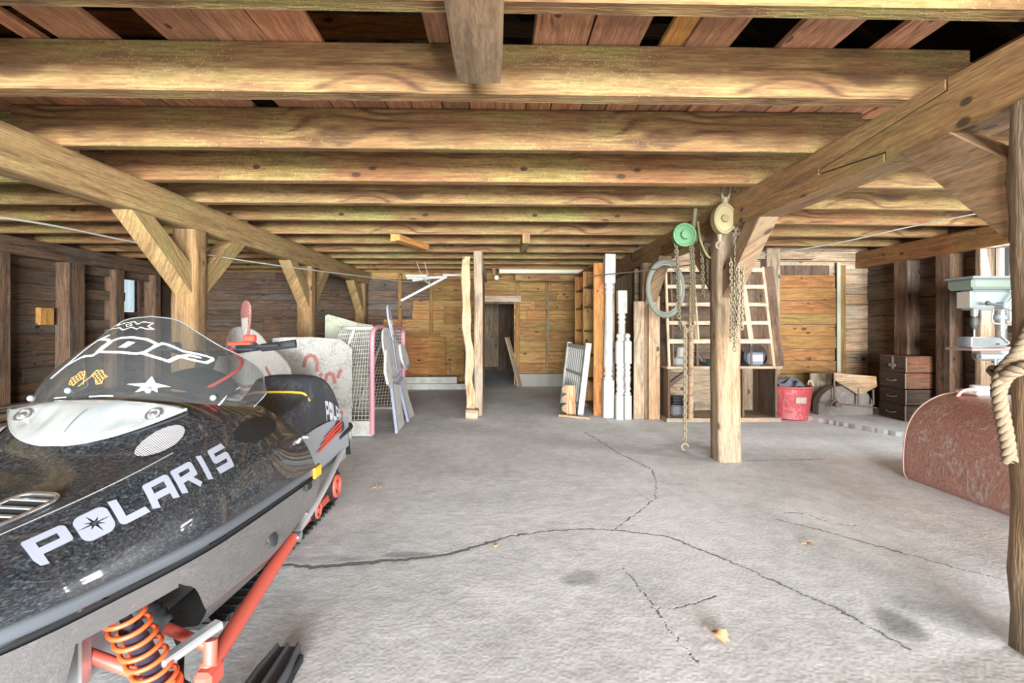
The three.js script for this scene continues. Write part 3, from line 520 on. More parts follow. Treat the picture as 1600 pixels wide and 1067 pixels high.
  for (const g of [-1, 1]) {
    const ring = new THREE.SphereGeometry(0.035, 16, 10); ring.scale(0.25, 1, 1); ring.rotateZ(g * 0.35); const p = panPoint(1.86, 0.27, g); ring.translate(p.x, p.y, p.z); mesh('latch_recess', ring, blackPlastic, sled);
    mesh('side_reflector', box(0.012, 0.045, 0.075, { at: [g * 0.532, 0.6, 2.21] }), flat(236, 176, 40, 0.3), sled);
    mesh('hood_latch', box(0.014, 0.03, 0.05, { at: [g * 0.528, 0.565, 2.12] }), rubber, sled);
    mesh('hood_clip', box(0.03, 0.014, 0.02, { at: [g * 0.478, 0.745, 2.225] }), chrome, sled);
  }
  // headlight: reflector bowl under a clear lens
  const lampPoint = (u, v, lift) => { const a = u * 2 - 1, e = Math.abs(a), x = 0.285 * a, dB = 1.555 + 0.17 * Math.pow(e, 2.2), hB = 0.85 + 0.078 * e * e, dT = 1.712 + 0.014 * e * e, hT = 0.965 - 0.034 * e * e, d = lerp(dB, dT, v), h = lerp(hB, hT, v) + 0.012 * Math.sin(v * Math.PI) * (1 - e * 0.6); return V(x, h + lift * 0.7, d - lift * 0.7); };
  const bowl = (u, v) => { const a = Math.abs(u * 2 - 1), f = Math.sin(clamp(a / 0.92) * Math.PI) * Math.sin(v * Math.PI); const q = (u < 0.5 ? u * 2 : u * 2 - 1), dish = Math.sin(q * Math.PI) * Math.sin(v * Math.PI); return lampPoint(u, v, 0.024 - 0.012 * dish * dish + 0.003 * Math.cos(q * 25) * dish); };
  const lampGroup = mesh('headlight', grid(bowl, 48, 14), flat(206, 212, 214, 0.2, 0.6), sled); lampGroup.userData.label = 'wide clear headlight with silver reflector';
  mesh('lens', grid((u, v) => lampPoint(u, v, 0.034 * Math.pow(Math.sin(v * Math.PI), 0.5) * Math.pow(1 - Math.pow(Math.abs(u * 2 - 1), 6), 0.5) + 0.022), 48, 14), new THREE.MeshPhysicalMaterial({ color: tint(0.96, 0.98, 0.98), transmission: 1, thickness: 0, roughness: 0.03, side: THREE.DoubleSide }), lampGroup);
  mesh('divider', tube([lampPoint(0.5, 0.03, 0.02), lampPoint(0.505, 0.5, 0.022), lampPoint(0.53, 0.97, 0.02)], 0.004, 12, 6), flat(90, 94, 98, 0.5), lampGroup);
  for (const u of [0.15, 0.86]) { const p = lampPoint(u, 0.5, 0.018), r = new THREE.TorusGeometry(0.022, 0.005, 8, 18); r.rotateX(-0.8); r.translate(p.x, p.y, p.z); const b = new THREE.SphereGeometry(0.012, 12, 8); b.translate(p.x, p.y, p.z); mesh('bulb', merge([r, b]), chrome, lampGroup); }
  mesh('bezel', tube([0, 0.1, 0.25, 0.4, 0.5, 0.6, 0.75, 0.9, 1].map((u) => lampPoint(u, 0, 0.012)).concat([0.9, 0.7, 0.5, 0.3, 0.1].map((u) => lampPoint(u, 1, 0.012))), 0.005, 90, 6, true), rubber, lampGroup);
  // patches that follow the hood: pierced vent, nose grille, lettering
  const hoodPatch = (d0, d1, s0, s1, lift, n = 30, m = 12) => grid((u, v) => hoodPoint(lerp(d0, d1, u), lerp(s0, s1, v), lift), n, m);
  const ventTex = canvasTexture(512, 256, (g, w, h) => { g.fillStyle = '#b4b2b4'; g.fillRect(0, 0, w, h); g.fillStyle = '#242328'; for (let j = 0; j < 14; j++) for (let i = 0; i < 26; i++) { g.beginPath(); g.arc(i * 20 + (j % 2) * 10 + 8, j * 19 + 10, 6.6, 0, 7); g.fill(); } });
  const ellipsePatch = (dc, sc, rd, rs, lift) => { const g = new THREE.BufferGeometry(), pos = [], uv = [], idx = [], N = 36; for (let r = 0; r <= 4; r++) for (let i = 0; i <= N; i++) { const a = i / N * 6.2832, q = r / 4, sk = 1 - 0.35 * Math.cos(a) * 0.5, p = hoodPoint(dc + Math.cos(a) * rd * q, sc + Math.sin(a) * rs * q * sk, lift); pos.push(p.x, p.y, p.z); uv.push(0.5 + Math.cos(a) * q / 2, 0.5 + Math.sin(a) * q / 2); } for (let r = 0; r < 4; r++) for (let i = 0; i < N; i++) { const a = r * (N + 1) + i; idx.push(a, a + 1, a + N + 2, a, a + N + 2, a + N + 1); } g.setAttribute('position', new THREE.Float32BufferAttribute(pos, 3)); g.setAttribute('uv', new THREE.Float32BufferAttribute(uv, 2)); g.setIndex(idx); g.computeVertexNormals(); return g; };
  for (const g of [-1, 1]) {
    mesh('vent_mesh', ellipsePatch(1.6, g * 0.36, 0.085, 0.055, 0.004), new THREE.MeshStandardMaterial({ map: ventTex, roughness: 0.5, side: THREE.DoubleSide }), sled);
    mesh('hood_scoop', ellipsePatch(1.97, g * 0.57, 0.17, 0.075, 0.003), flat(26, 28, 31, 0.6), sled);
    const grille = mesh('nose_grille', hoodPatch(1.15, 1.3, g * 0.2, g * 0.38, 0.003, 12, 6), rubber, sled);
    const rim = []; for (let k = 0; k <= 20; k++) { const a = k / 20 * 6.2832; rim.push(hoodPoint(1.225 + 0.078 * Math.sign(Math.cos(a)) * Math.pow(Math.abs(Math.cos(a)), 0.5), g * (0.29 + 0.09 * Math.sign(Math.sin(a)) * Math.pow(Math.abs(Math.sin(a)), 0.5)), 0.006)); }
    mesh('rim', tube(rim, 0.006, 60, 6), chrome, grille);
    for (let k = 0; k < 4; k++) mesh('slat', bar(hoodPoint(1.175 + k * 0.034, g * 0.21, 0.006), hoodPoint(1.175 + k * 0.034, g * 0.37, 0.006), 0.012, 0.004), silver, grille);
  }
  // lettering drawn as strokes in a 7 x 1 field
  function polaris(g, w, h, fill) {
    const U = w / 7.05, T = h * 0.22; g.strokeStyle = g.fillStyle = fill; g.lineWidth = T; g.lineJoin = 'round'; g.lineCap = 'butt';
    const y0 = h * 0.16, y1 = h * 0.84, X = (k, t) => (k + 0.1 + t * 0.8) * U, line = (pts) => { g.beginPath(); pts.forEach(([x, y], i) => (i ? g.lineTo(x, y) : g.moveTo(x, y))); g.stroke(); };
    const m = (y0 + y1) / 2, sl = -U * 0.1, S = (x, y) => [x + sl * ((y - m) / (h * 0.34)), y];
    line([S(X(0, 0.1), y1 + T / 2), S(X(0, 0.1), y0), S(X(0, 0.95), y0), S(X(0, 0.95), m + T * 0.3), S(X(0, 0.1), m + T * 0.3)]);
    g.beginPath(); const rx = X(1, 0.02), rw = U * 0.86; if (g.roundRect) { g.save(); g.transform(1, 0, sl / (h * 0.34), 1, -m * sl / (h * 0.34), 0); g.roundRect(rx, y0 - T / 2, rw, y1 - y0 + T, T * 1.1); g.fill(); g.restore(); }
    g.save(); g.globalCompositeOperation = 'destination-out'; g.beginPath(); const cx = rx + rw / 2, cy = m; for (let k = 0; k < 16; k++) { const a = k / 16 * 6.2832, long = k % 4 === 0 ? h * 0.42 : h * 0.26, r = k % 2 ? h * 0.09 : long; g.lineTo(cx + Math.cos(a) * r * 1.05, cy + Math.sin(a) * r * 0.8); } g.fill(); g.restore();
    line([S(X(2, 0.1), y0 - T / 2), S(X(2, 0.1), y1), S(X(2, 1), y1)]);
    line([S(X(3, 0.05), y1 + T / 2), S(X(3, 0.1), y0), S(X(3, 0.92), y0), S(X(3, 0.92), y1 + T / 2)]); line([S(X(3, 0.1), m + T * 0.5), S(X(3, 0.92), m + T * 0.5)]);
    line([S(X(4, 0.1), y1 + T / 2), S(X(4, 0.1), y0), S(X(4, 0.92), y0), S(X(4, 0.92), m), S(X(4, 0.1), m + T * 0.2)]); line([S(X(4, 0.5), m), S(X(4, 0.98), y1 + T / 2)]);
    line([S(X(5, 0.3), y0 - T / 2), S(X(5, 0.3), y1 + T / 2)]);
    line([S(X(6, 0.68), y0), S(X(6, -0.25), y0), S(X(6, -0.25), m), S(X(6, 0.6), m), S(X(6, 0.6), y1), S(X(6, -0.35), y1)]);
  }
  const letterTex = canvasTexture(1792, 256, (g, w, h) => { g.clearRect(0, 0, w, h); polaris(g, w, h, '#8b909c'); });
  const letterMat = new THREE.MeshPhysicalMaterial({ map: letterTex, transparent: true, alphaTest: 0.5, roughness: 0.45, side: THREE.DoubleSide });
  mesh('lettering', grid((u, v) => hoodPoint(lerp(1.13, 1.745, u), lerp(0.706, 0.54, v), 0.0025), 60, 8), letterMat, sled);
  mesh('lettering', grid((u, v) => hoodPoint(lerp(1.745, 1.13, u), -lerp(0.706, 0.54, v), 0.0025), 60, 8), letterMat, sled);
  mesh('pinstripe', tube([1.02, 1.15, 1.3, 1.45, 1.56].map((d) => hoodPoint(d, 0.445, 0.001)), 0.0016, 30, 5), silver, sled);
  // windshield
  const base = table([[0, 0, 1.735, 0.978], [0.25, 0.15, 1.742, 0.972], [0.5, 0.265, 1.775, 0.958], [0.75, 0.335, 1.85, 0.937], [1, 0.338, 2.05, 0.9]]);
  const crest = table([[0, 0, 1.96, 1.258], [0.25, 0.1, 1.962, 1.242], [0.375, 0.17, 1.97, 1.196], [0.5, 0.24, 1.982, 1.148], [0.75, 0.32, 2.05, 1.086], [0.9, 0.352, 2.1, 1.03], [1, 0.352, 2.11, 0.98]]);
  const shieldPoint = (s, t, lift = 0) => { const b = base(Math.abs(s)), c = crest(Math.abs(s)), g = s < 0 ? -1 : 1, f = Math.sin(t * Math.PI) * 0.035, e = Math.abs(s); const x = lerp(b[1], c[1], t) + f * e * 0.9 + lift * e, y = lerp(b[3], c[3], t) + f * 0.35 + lift * 0.3, d = lerp(b[2], c[2], t) - f * (1 - e * 0.8) - lift * (1 - e * 0.6); return V(g * x, y, d); };
  const shield = mesh('windshield', grid((u, v) => shieldPoint(u * 2 - 1, v), 64, 20), new THREE.MeshPhysicalMaterial({ color: tint(0.52, 0.56, 0.57), transmission: 0.95, thickness: 0, roughness: 0.04, side: THREE.DoubleSide }), sled);
  shield.userData.label = 'smoked clear windshield with stickers';
  const rimPts = []; for (let k = 0; k <= 40; k++) rimPts.push(shieldPoint(k / 20 - 1, 1)); mesh('edge', tube([shieldPoint(-1, 0.02), shieldPoint(-1, 0.5), ...rimPts, shieldPoint(1, 0.5), shieldPoint(1, 0.02)], 0.0025, 160, 6), new THREE.MeshPhysicalMaterial({ color: tint(0.3, 0.34, 0.35), roughness: 0.25, transmission: 0.6, thickness: 0 }), shield);
  for (const s of [-0.62, -0.22, 0.22, 0.62]) { const b = new THREE.SphereGeometry(0.011, 12, 8); const p = shieldPoint(s, 0.1, 0.004); b.translate(p.x, p.y, p.z); mesh('rivet', b, flat(120, 128, 134, 0.3), shield); }
  const stickers = canvasTexture(2048, 1024, (g, w, h) => STICKERS(g, w, h));
  mesh('stickers', grid((u, v) => shieldPoint(lerp(-0.95, 0.95, u), v, 0.003), 80, 24), new THREE.MeshPhysicalMaterial({ map: stickers, transparent: true, alphaTest: 0.5, roughness: 0.5, side: THREE.DoubleSide }), shield);
  // dash, handlebar, mirrors of red trim
  mesh('dash', grid((u, v) => { const a = u * Math.PI; return V(0.24 * Math.cos(a) * (1 - v * 0.25), 0.93 + 0.11 * Math.sin(a) * (0.6 + v * 0.4), lerp(1.92, 2.26, v)); }, 24, 8), blackPlastic, sled);
  const barY = 1.12, barD = 2.35;
  mesh('handlebar', tube([V(-0.37, barY + 0.02, barD + 0.03), V(-0.2, barY, barD), V(-0.06, barY - 0.02, barD - 0.03), V(0.06, barY - 0.02, barD - 0.03), V(0.2, barY, barD), V(0.37, barY + 0.02, barD + 0.03)], 0.012, 50, 10), rubber, sled);
  for (const g of [-1, 1]) {
    mesh('grip', rod(V(g * 0.23, barY + 0.003, barD + 0.005), V(g * 0.375, barY + 0.021, barD + 0.03), 0.018, 0.019, 14), rubber, sled);
    mesh('control_block', box(0.1, 0.035, 0.06, { c: 0.01, at: [g * 0.17, barY + 0.012, barD - 0.03] }), flat(74, 80, 86, 0.5), sled);
    mesh('lever', tube([V(g * 0.15, barY + 0.01, barD - 0.06), V(g * 0.24, barY + 0.012, barD - 0.075), V(g * 0.33, barY + 0.016, barD - 0.055)], 0.008, 20, 6), rubber, sled);
  }
  mesh('kill_switch', merge([box(0.05, 0.035, 0.04, { c: 0.008, at: [0.185, barY + 0.045, barD - 0.01] }), box(0.1, 0.018, 0.025, { at: [0.16, barY + 0.022, barD - 0.05] })]), flat(226, 72, 54, 0.4), sled);
  mesh('steering_post', rod(V(0, 0.9, 2.2), V(0, barY - 0.02, barD - 0.03), 0.025), blackPlastic, sled);
  mesh('cable', tube([V(0.12, barY, barD - 0.05), V(0.22, 1.06, 2.2), V(0.18, 0.99, 2.06), V(0.1, 0.95, 2.0)], 0.007, 30, 6), flat(196, 60, 60, 0.4), sled);
  mesh('console', grid((u, v) => { const a = u * Math.PI; return V((0.24 - 0.06 * v) * Math.cos(a), 0.7 + (0.2 - 0.12 * v) * Math.sin(a), lerp(2.2, 2.52, v)); }, 20, 6), blackPlastic, sled);
  // seat
  const seatAt = table([[2.3, 0.73, 0.13], [2.5, 0.745, 0.155], [2.8, 0.775, 0.175], [3.02, 0.815, 0.185], [3.08, 0.85, 0.18], [3.16, 0.91, 0.17], [3.3, 0.912, 0.17], [3.42, 0.85, 0.185], [3.55, 0.74, 0.19], [3.68, 0.62, 0.17]]);
  const seatPoint = (d, u) => { const [, h, w] = seatAt(d), a = u * 2 - 1, e = Math.abs(a), g = a < 0 ? -1 : 1; if (e < 0.5) { const t = e / 0.5; return V(g * w * t, h - 0.018 * Math.pow(t, 4), d); } const t = (e - 0.5) / 0.5; return V(g * (w + 0.045 * Math.sin(t * 1.7)), lerp(h - 0.018, Math.min(0.5, h - 0.08), t), d); };
  const seat = mesh('seat', grid((u, v) => seatPoint(lerp(2.3, 3.68, v), u), 40, 60), seatMat, sled);
  mesh('seat_back_end', grid((u, v) => seatPoint(3.68, u).lerp(V(0, 0.52, 3.7), v), 40, 3), seatMat, seat);
  mesh('piping', tube([-0.9, -0.7, -0.45, 0, 0.45, 0.7, 0.9].map((a) => { const p = seatPoint(3.05, (a * 0.62 + 1) / 2); p.y += 0.004; return p; }), 0.008, 40, 6), yellow, seat);
  mesh('lettering', grid((u, v) => { const p = seatPoint(lerp(3.28, 3.64, u), (lerp(0.86, 0.68, v) + 1) / 2 ); p.x += 0.004; return p; }, 20, 4), new THREE.MeshPhysicalMaterial({ map: canvasTexture(896, 128, (g, w, h) => { g.clearRect(0, 0, w, h); polaris(g, w, h, '#c2c6cc'); }), transparent: true, alphaTest: 0.5, roughness: 0.5, side: THREE.DoubleSide }), seat);
  // tunnel, running boards, tail
  mesh('tunnel', merge([span(-0.2, -0.19, 0.27, 0.53, 2.2, 3.74), span(0.19, 0.2, 0.27, 0.53, 2.2, 3.74), span(-0.2, 0.2, 0.52, 0.535, 2.2, 3.74)]), silver, sled);
  for (const g of [-1, 1]) {
    const rb = mesh('running_board', merge([grid((u, v) => V(g * lerp(0.19, lerp(0.42, 0.215, v * v * 0.6 + v * 0.4), u), 0.3 + 0.05 * v, lerp(2.2, 3.6, v)), 4, 12), tube([V(g * 0.43, 0.315, 2.2), V(g * 0.355, 0.33, 2.8), V(g * 0.22, 0.36, 3.6)], 0.018, 30, 8)]), flat(206, 208, 210, 0.5, 0.3), sled);
    mesh('footwell', grid((u, v) => V(g * lerp(0.2, 0.41, u), lerp(0.52, 0.305, v), lerp(2.27, 2.5, v * v)), 8, 8), flat(200, 202, 204, 0.5, 0.3), sled);
    mesh('side_panel', grid((u, v) => V(g * (0.235 - 0.01 * u), lerp(0.36, lerp(0.56, 0.62, Math.sin(u * 3)), v), lerp(2.4, 3.72, u)), 20, 4), flat(150, 154, 160, 0.5), sled);
    mesh('side_graphic', merge([0, 1, 2].map((k) => grid((u, v) => V(g * 0.243, 0.47 + k * 0.028 + v * 0.016 + u * 0.05, lerp(3.05 + k * 0.06, 3.5, u)), 4, 1))), flat(222, 74, 60, 0.5), sled);
  }
  mesh('snow_flap', grid((u, v) => V(lerp(-0.21, 0.21, u), lerp(0.5, 0.27, v), 3.76 + 0.07 * v), 8, 6), rubber, sled);
  mesh('rear_bumper', tube([V(-0.22, 0.46, 3.5), V(-0.22, 0.5, 3.78), V(0, 0.52, 3.84), V(0.22, 0.5, 3.78), V(0.22, 0.46, 3.5)], 0.014, 40, 8), blackPlastic, sled);
  mesh('tail_light', box(0.32, 0.05, 0.04, { c: 0.01, at: [0.02, 0.585, 3.72] }), flat(206, 44, 40, 0.25), sled);
  // track with lugs, wheels and slide rails
  const loop = [], TL = 1.45, rF = 0.13, rR = 0.115, cF = 2.12, cR = 3.5;
  const trackPath = (t) => { const L1 = cR - cF, A = Math.PI * rR, B = Math.PI * rF, all = 2 * L1 + A + B; let q = t * all; if (q < L1) return [cF + q, 0.025, 0, -1]; q -= L1; if (q < A) { const a = -Math.PI / 2 + q / rR; return [cR + Math.cos(a) * rR, 0.025 + rR + Math.sin(a) * rR, Math.cos(a), Math.sin(a)]; } q -= A; if (q < L1) { const k = q / L1; return [cR - q, 0.025 + 2 * lerp(rR, rF, k), 0, 1]; } q -= L1; const a = Math.PI / 2 + q / rF; return [cF + Math.cos(a) * rF, 0.025 + rF + Math.sin(a) * rF, Math.cos(a), Math.sin(a)]; };
  mesh('track', merge([grid((u, v) => { const [d, y] = trackPath(u); return V(lerp(-0.19, 0.19, v), y, d); }, 120, 2), ...Array.from({ length: 52 }, (_, k) => { const [d, y, nd, ny] = trackPath((k + 0.5) / 52); const b = box(0.38, 0.03, 0.012, { c: 0.002 }); b.applyMatrix4(new THREE.Matrix4().makeRotationX(-Math.atan2(-nd, ny) + 0)); b.translate(0, y + ny * 0.012, -(d + nd * 0.012)); return b; })]), rubber, sled);
  for (const g of [-1, 1]) {
    for (const [d, r, hy] of [[cR, 0.1, 0.14], [2.8, 0.065, 0.1], [3.15, 0.065, 0.1]]) { const w = mesh('idler_wheel', rod(V(g * 0.155, hy, d), V(g * 0.205, hy, d), r, r, 28), rubber, sled); const h = new THREE.TorusGeometry(r * 0.62, r * 0.16, 8, 24); h.rotateY(Math.PI / 2); h.translate(g * 0.207, hy, -d); mesh('hub', merge([h, rod(V(g * 0.2, hy, d), V(g * 0.216, hy, d), r * 0.3, r * 0.25, 16)]), redPaint, w); }
    mesh('slide_rail', bar(V(g * 0.17, 0.075, 2.75), V(g * 0.17, 0.085, 3.45), 0.03, 0.05), redPaint, sled);
    mesh('suspension_arm', bar(V(g * 0.16, 0.1, 2.7), V(g * 0.16, 0.36, 3.1), 0.03, 0.03), silver, sled);
  }
  // front suspension and skis
  mesh('bulkhead', merge([span(-0.26, 0.26, 0.3, 0.56, 1.3, 1.9, { c: 0.02 }), span(-0.3, 0.3, 0.34, 0.55, 1.26, 1.3, { c: 0.005 })]), silver, sled);
  for (const g of [-1, 1]) {
    const up = V(g * 0.44, 0.33, 2.17), lo = V(g * 0.5, 0.27, 1.45);
    const arm = mesh('trailing_arm', along(new THREE.CapsuleGeometry(0.025, up.distanceTo(lo), 6, 16), up, lo, 'y').scale(1, 1, 1), redPaint, sled);
    mesh('arm_bushing', rod(V(g * 0.42, 0.335, 2.19), V(g * 0.47, 0.33, 2.19), 0.022, 0.022, 14), chrome, arm);
    mesh('spindle', merge([rod(V(g * 0.515, 0.11, 1.42), V(g * 0.5, 0.34, 1.46), 0.02, 0.018, 14), box(0.05, 0.06, 0.08, { c: 0.015, at: [g * 0.505, 0.25, 1.44] })]), redPaint, sled);
    mesh('steering_arm', along(box(0.035, 0.025, 0.17, { c: 0.008 }), V(g * 0.5, 0.36, 1.5), V(g * 0.43, 0.34, 1.36)), silver, sled);
    const sB = V(g * 0.43, 0.24, 1.38), sT = V(g * 0.365, 0.54, 1.29), axis = sT.clone().sub(sB), L = axis.length(), q = new THREE.Quaternion().setFromUnitVectors(new THREE.Vector3(0, 1, 0), axis.clone().normalize());
    const coil = []; for (let k = 0; k <= 150; k++) { const t = k / 150, a = t * 8.2 * 6.2832; coil.push(new THREE.Vector3(Math.cos(a) * 0.043, t * L * 0.9 + L * 0.08, Math.sin(a) * 0.043).applyQuaternion(q).add(sB)); }
    const shock = mesh('shock_absorber', merge([rod(sB, sT, 0.014, 0.014, 12), rod(sB.clone().lerp(sT, 0.12), sB.clone().lerp(sT, 0.75), 0.026, 0.026, 16)]), flat(58, 52, 66, 0.35, 0.4), sled);
    mesh('coil_spring', new THREE.TubeGeometry(new THREE.CatmullRomCurve3(coil), 420, 0.0062, 8), orange, shock);
    mesh('spring_collar', rod(sB.clone().lerp(sT, 0.07), sB.clone().lerp(sT, 0.1), 0.048, 0.048, 20), orange, shock);
    mesh('mount_bolt', rod(sT.clone().add(new THREE.Vector3(-0.03, 0, 0)), sT.clone().add(new THREE.Vector3(0.03, 0, 0)), 0.012, 0.012, 8), chrome, shock);
    mesh('radius_rod', rod(V(g * 0.26, 0.415, 1.3), V(g * 0.45, 0.275, 1.37), 0.016, 0.016, 12), redPaint, sled);
    mesh('tie_rod', rod(V(g * 0.3, 0.375, 1.5), V(g * 0.485, 0.29, 1.5), 0.016, 0.016, 12), redPaint, sled);
    const boot = []; for (let k = 0; k <= 12; k++) boot.push([0.046 - k * 0.0016 + (k % 2 ? 0.008 : 0), k * 0.011]); mesh('rubber_boot', along(lathe(boot, 20).translate(0, -0.066, 0), V(g * 0.24, 0.43, 1.5), V(g * 0.35, 0.352, 1.5), 'y'), flat(82, 90, 92, 0.7), sled);
    mesh('brake_hose', tube([V(g * 0.34, 0.36, 1.52), V(g * 0.39, 0.3, 1.5), V(g * 0.43, 0.24, 1.44), V(g * 0.46, 0.24, 1.42)], 0.009, 24, 6), rubber, sled);
    // ski: ribbed plank with upturned tip
    const ski = mesh('ski', grid((u, v) => { const d = lerp(1.9, 0.62, v), a = u * 2 - 1, tip = smooth(0.72, 1, v), wd = 0.075 * (1 - 0.5 * tip) * (0.75 + 0.25 * smooth(0, 0.12, v)), rib = 0.016 * Math.max(0, Math.cos(a * 9.4)) * (1 - tip); return V(g * 0.535 + a * wd, 0.045 + rib + 0.26 * tip * tip + (Math.abs(a) > 0.85 ? -0.03 : 0), d); }, 28, 40), flat(66, 68, 72, 0.55), sled);
    mesh('ski_sole', merge([bar(V(g * 0.535, 0.016, 1.88), V(g * 0.535, 0.016, 0.95), 0.13, 0.03), bar(V(g * 0.535, 0.005, 1.8), V(g * 0.535, 0.005, 1.1), 0.01, 0.012)]), rubber, ski);
    mesh('ski_saddle', box(0.08, 0.1, 0.16, { c: 0.02, at: [g * 0.52, 0.1, 1.42] }), silver, ski);
  }
  mesh('front_bumper', tube([V(-0.17, 0.5, 0.88), V(-0.12, 0.52, 0.72), V(0.12, 0.52, 0.72), V(0.17, 0.5, 0.88)], 0.014, 30, 8), blackPlastic, sled);
}
// ---------------------------------------------------------------- hockey net, its mouth facing across the aisle
const whitePaint = new THREE.MeshStandardMaterial({ map: worn(401, [172, 171, 166], [126, 117, 104], { amount: 0.35, grain: 0.08, fine: 0.3 }), roughness: 0.7, side: THREE.DoubleSide });
const pinkPipe = new THREE.MeshStandardMaterial({ map: worn(402, [184, 124, 136], [196, 158, 164], { amount: 0.5, grain: 0.08 }), roughness: 0.5, side: THREE.DoubleSide });
{
  const n = thing('hockey_net', 'hockey goal with faded pink pipe mouth and white netting', 'hockey net', [-1.4, 0, 5.68]);
  const W = 1.84, H = 1.2, r = 0.028, dTop = 0.4, dBot = 0.86;
  mesh('mouth_pipe', tube([V(0, 0.03, 0), V(0, 0.6, 0), V(0, H - 0.2, 0), V(0, H - 0.05, 0.03), V(0, H, 0.14), V(0, H, W / 2), V(0, H, W - 0.14), V(0, H - 0.05, W - 0.03), V(0, H - 0.2, W), V(0, 0.6, W), V(0, 0.03, W)], r, 140, 12), pinkPipe, n);
  mesh('base_frame', tube([V(0, 0.03, 0), V(-dBot * 0.6, 0.03, 0.02), V(-dBot, 0.03, 0.25), V(-dBot, 0.03, W - 0.25), V(-dBot * 0.6, 0.03, W - 0.02), V(0, 0.03, W)], 0.022, 80, 10), whitePaint, n);
  mesh('top_frame', tube([V(0, H, 0.08), V(-dTop * 0.7, H, 0.08), V(-dTop, H, 0.25), V(-dTop, H, W - 0.25), V(-dTop * 0.7, H, W - 0.08), V(0, H, W - 0.08)], 0.02, 80, 10), whitePaint, n);
  mesh('back_stay', rod(V(-dTop * 0.55, H, 0.1), V(-dBot * 0.75, 0.04, 0.06), 0.018), whitePaint, n); mesh('back_stay', rod(V(-dTop * 0.95, H, W / 2), V(-dBot, 0.04, W / 2), 0.018), whitePaint, n); mesh('back_stay', rod(V(-dTop * 0.55, H, W - 0.1), V(-dBot * 0.75, 0.04, W - 0.06), 0.018), whitePaint, n);
  mesh('skirt', box(0.3, 0.16, 0.012, { at: [-0.16, 0.1, -0.012] }), whitePaint, n); mesh('skirt', span(-dBot - 0.02, -dBot - 0.008, 0.05, 0.26, 0.2, W - 0.2), whitePaint, n);
  const cord = [], edge = (y) => lerp(dBot, dTop, y / H), str = (a, b) => cord.push(rod(a, b, 0.0032, 0.0032, 4));
  for (const d of [0.03, W - 0.03]) {
    for (let y = 0.05; y < H; y += 0.046) str(V(-0.01, y, d), V(-edge(y), y - 0.03, lerp(d, W / 2, 0.12)));
    for (let k = 1; k < 19; k++) { const t = k / 19; str(V(-dTop * t, H, lerp(d, W / 2, 0.12 * t)), V(-dBot * t, 0.04, lerp(d, W / 2, 0.12 * t))); }
  }
  for (let d = 0.2; d < W - 0.15; d += 0.046) { str(V(-dTop, H, d), V(-dBot, 0.04, d)); str(V(0, H, d), V(-dTop, H, d)); }
  for (let y = 0.05; y < H; y += 0.046) str(V(-edge(y), y, 0.14), V(-edge(y), y, W - 0.14));
  for (let x = 0.05; x < dTop; x += 0.046) str(V(-x, H, 0.08), V(-x, H, W - 0.08));
  const net = mesh('netting', merge(cord), flat(186, 182, 174, 0.9), n); net.userData.kind = 'stuff';
}
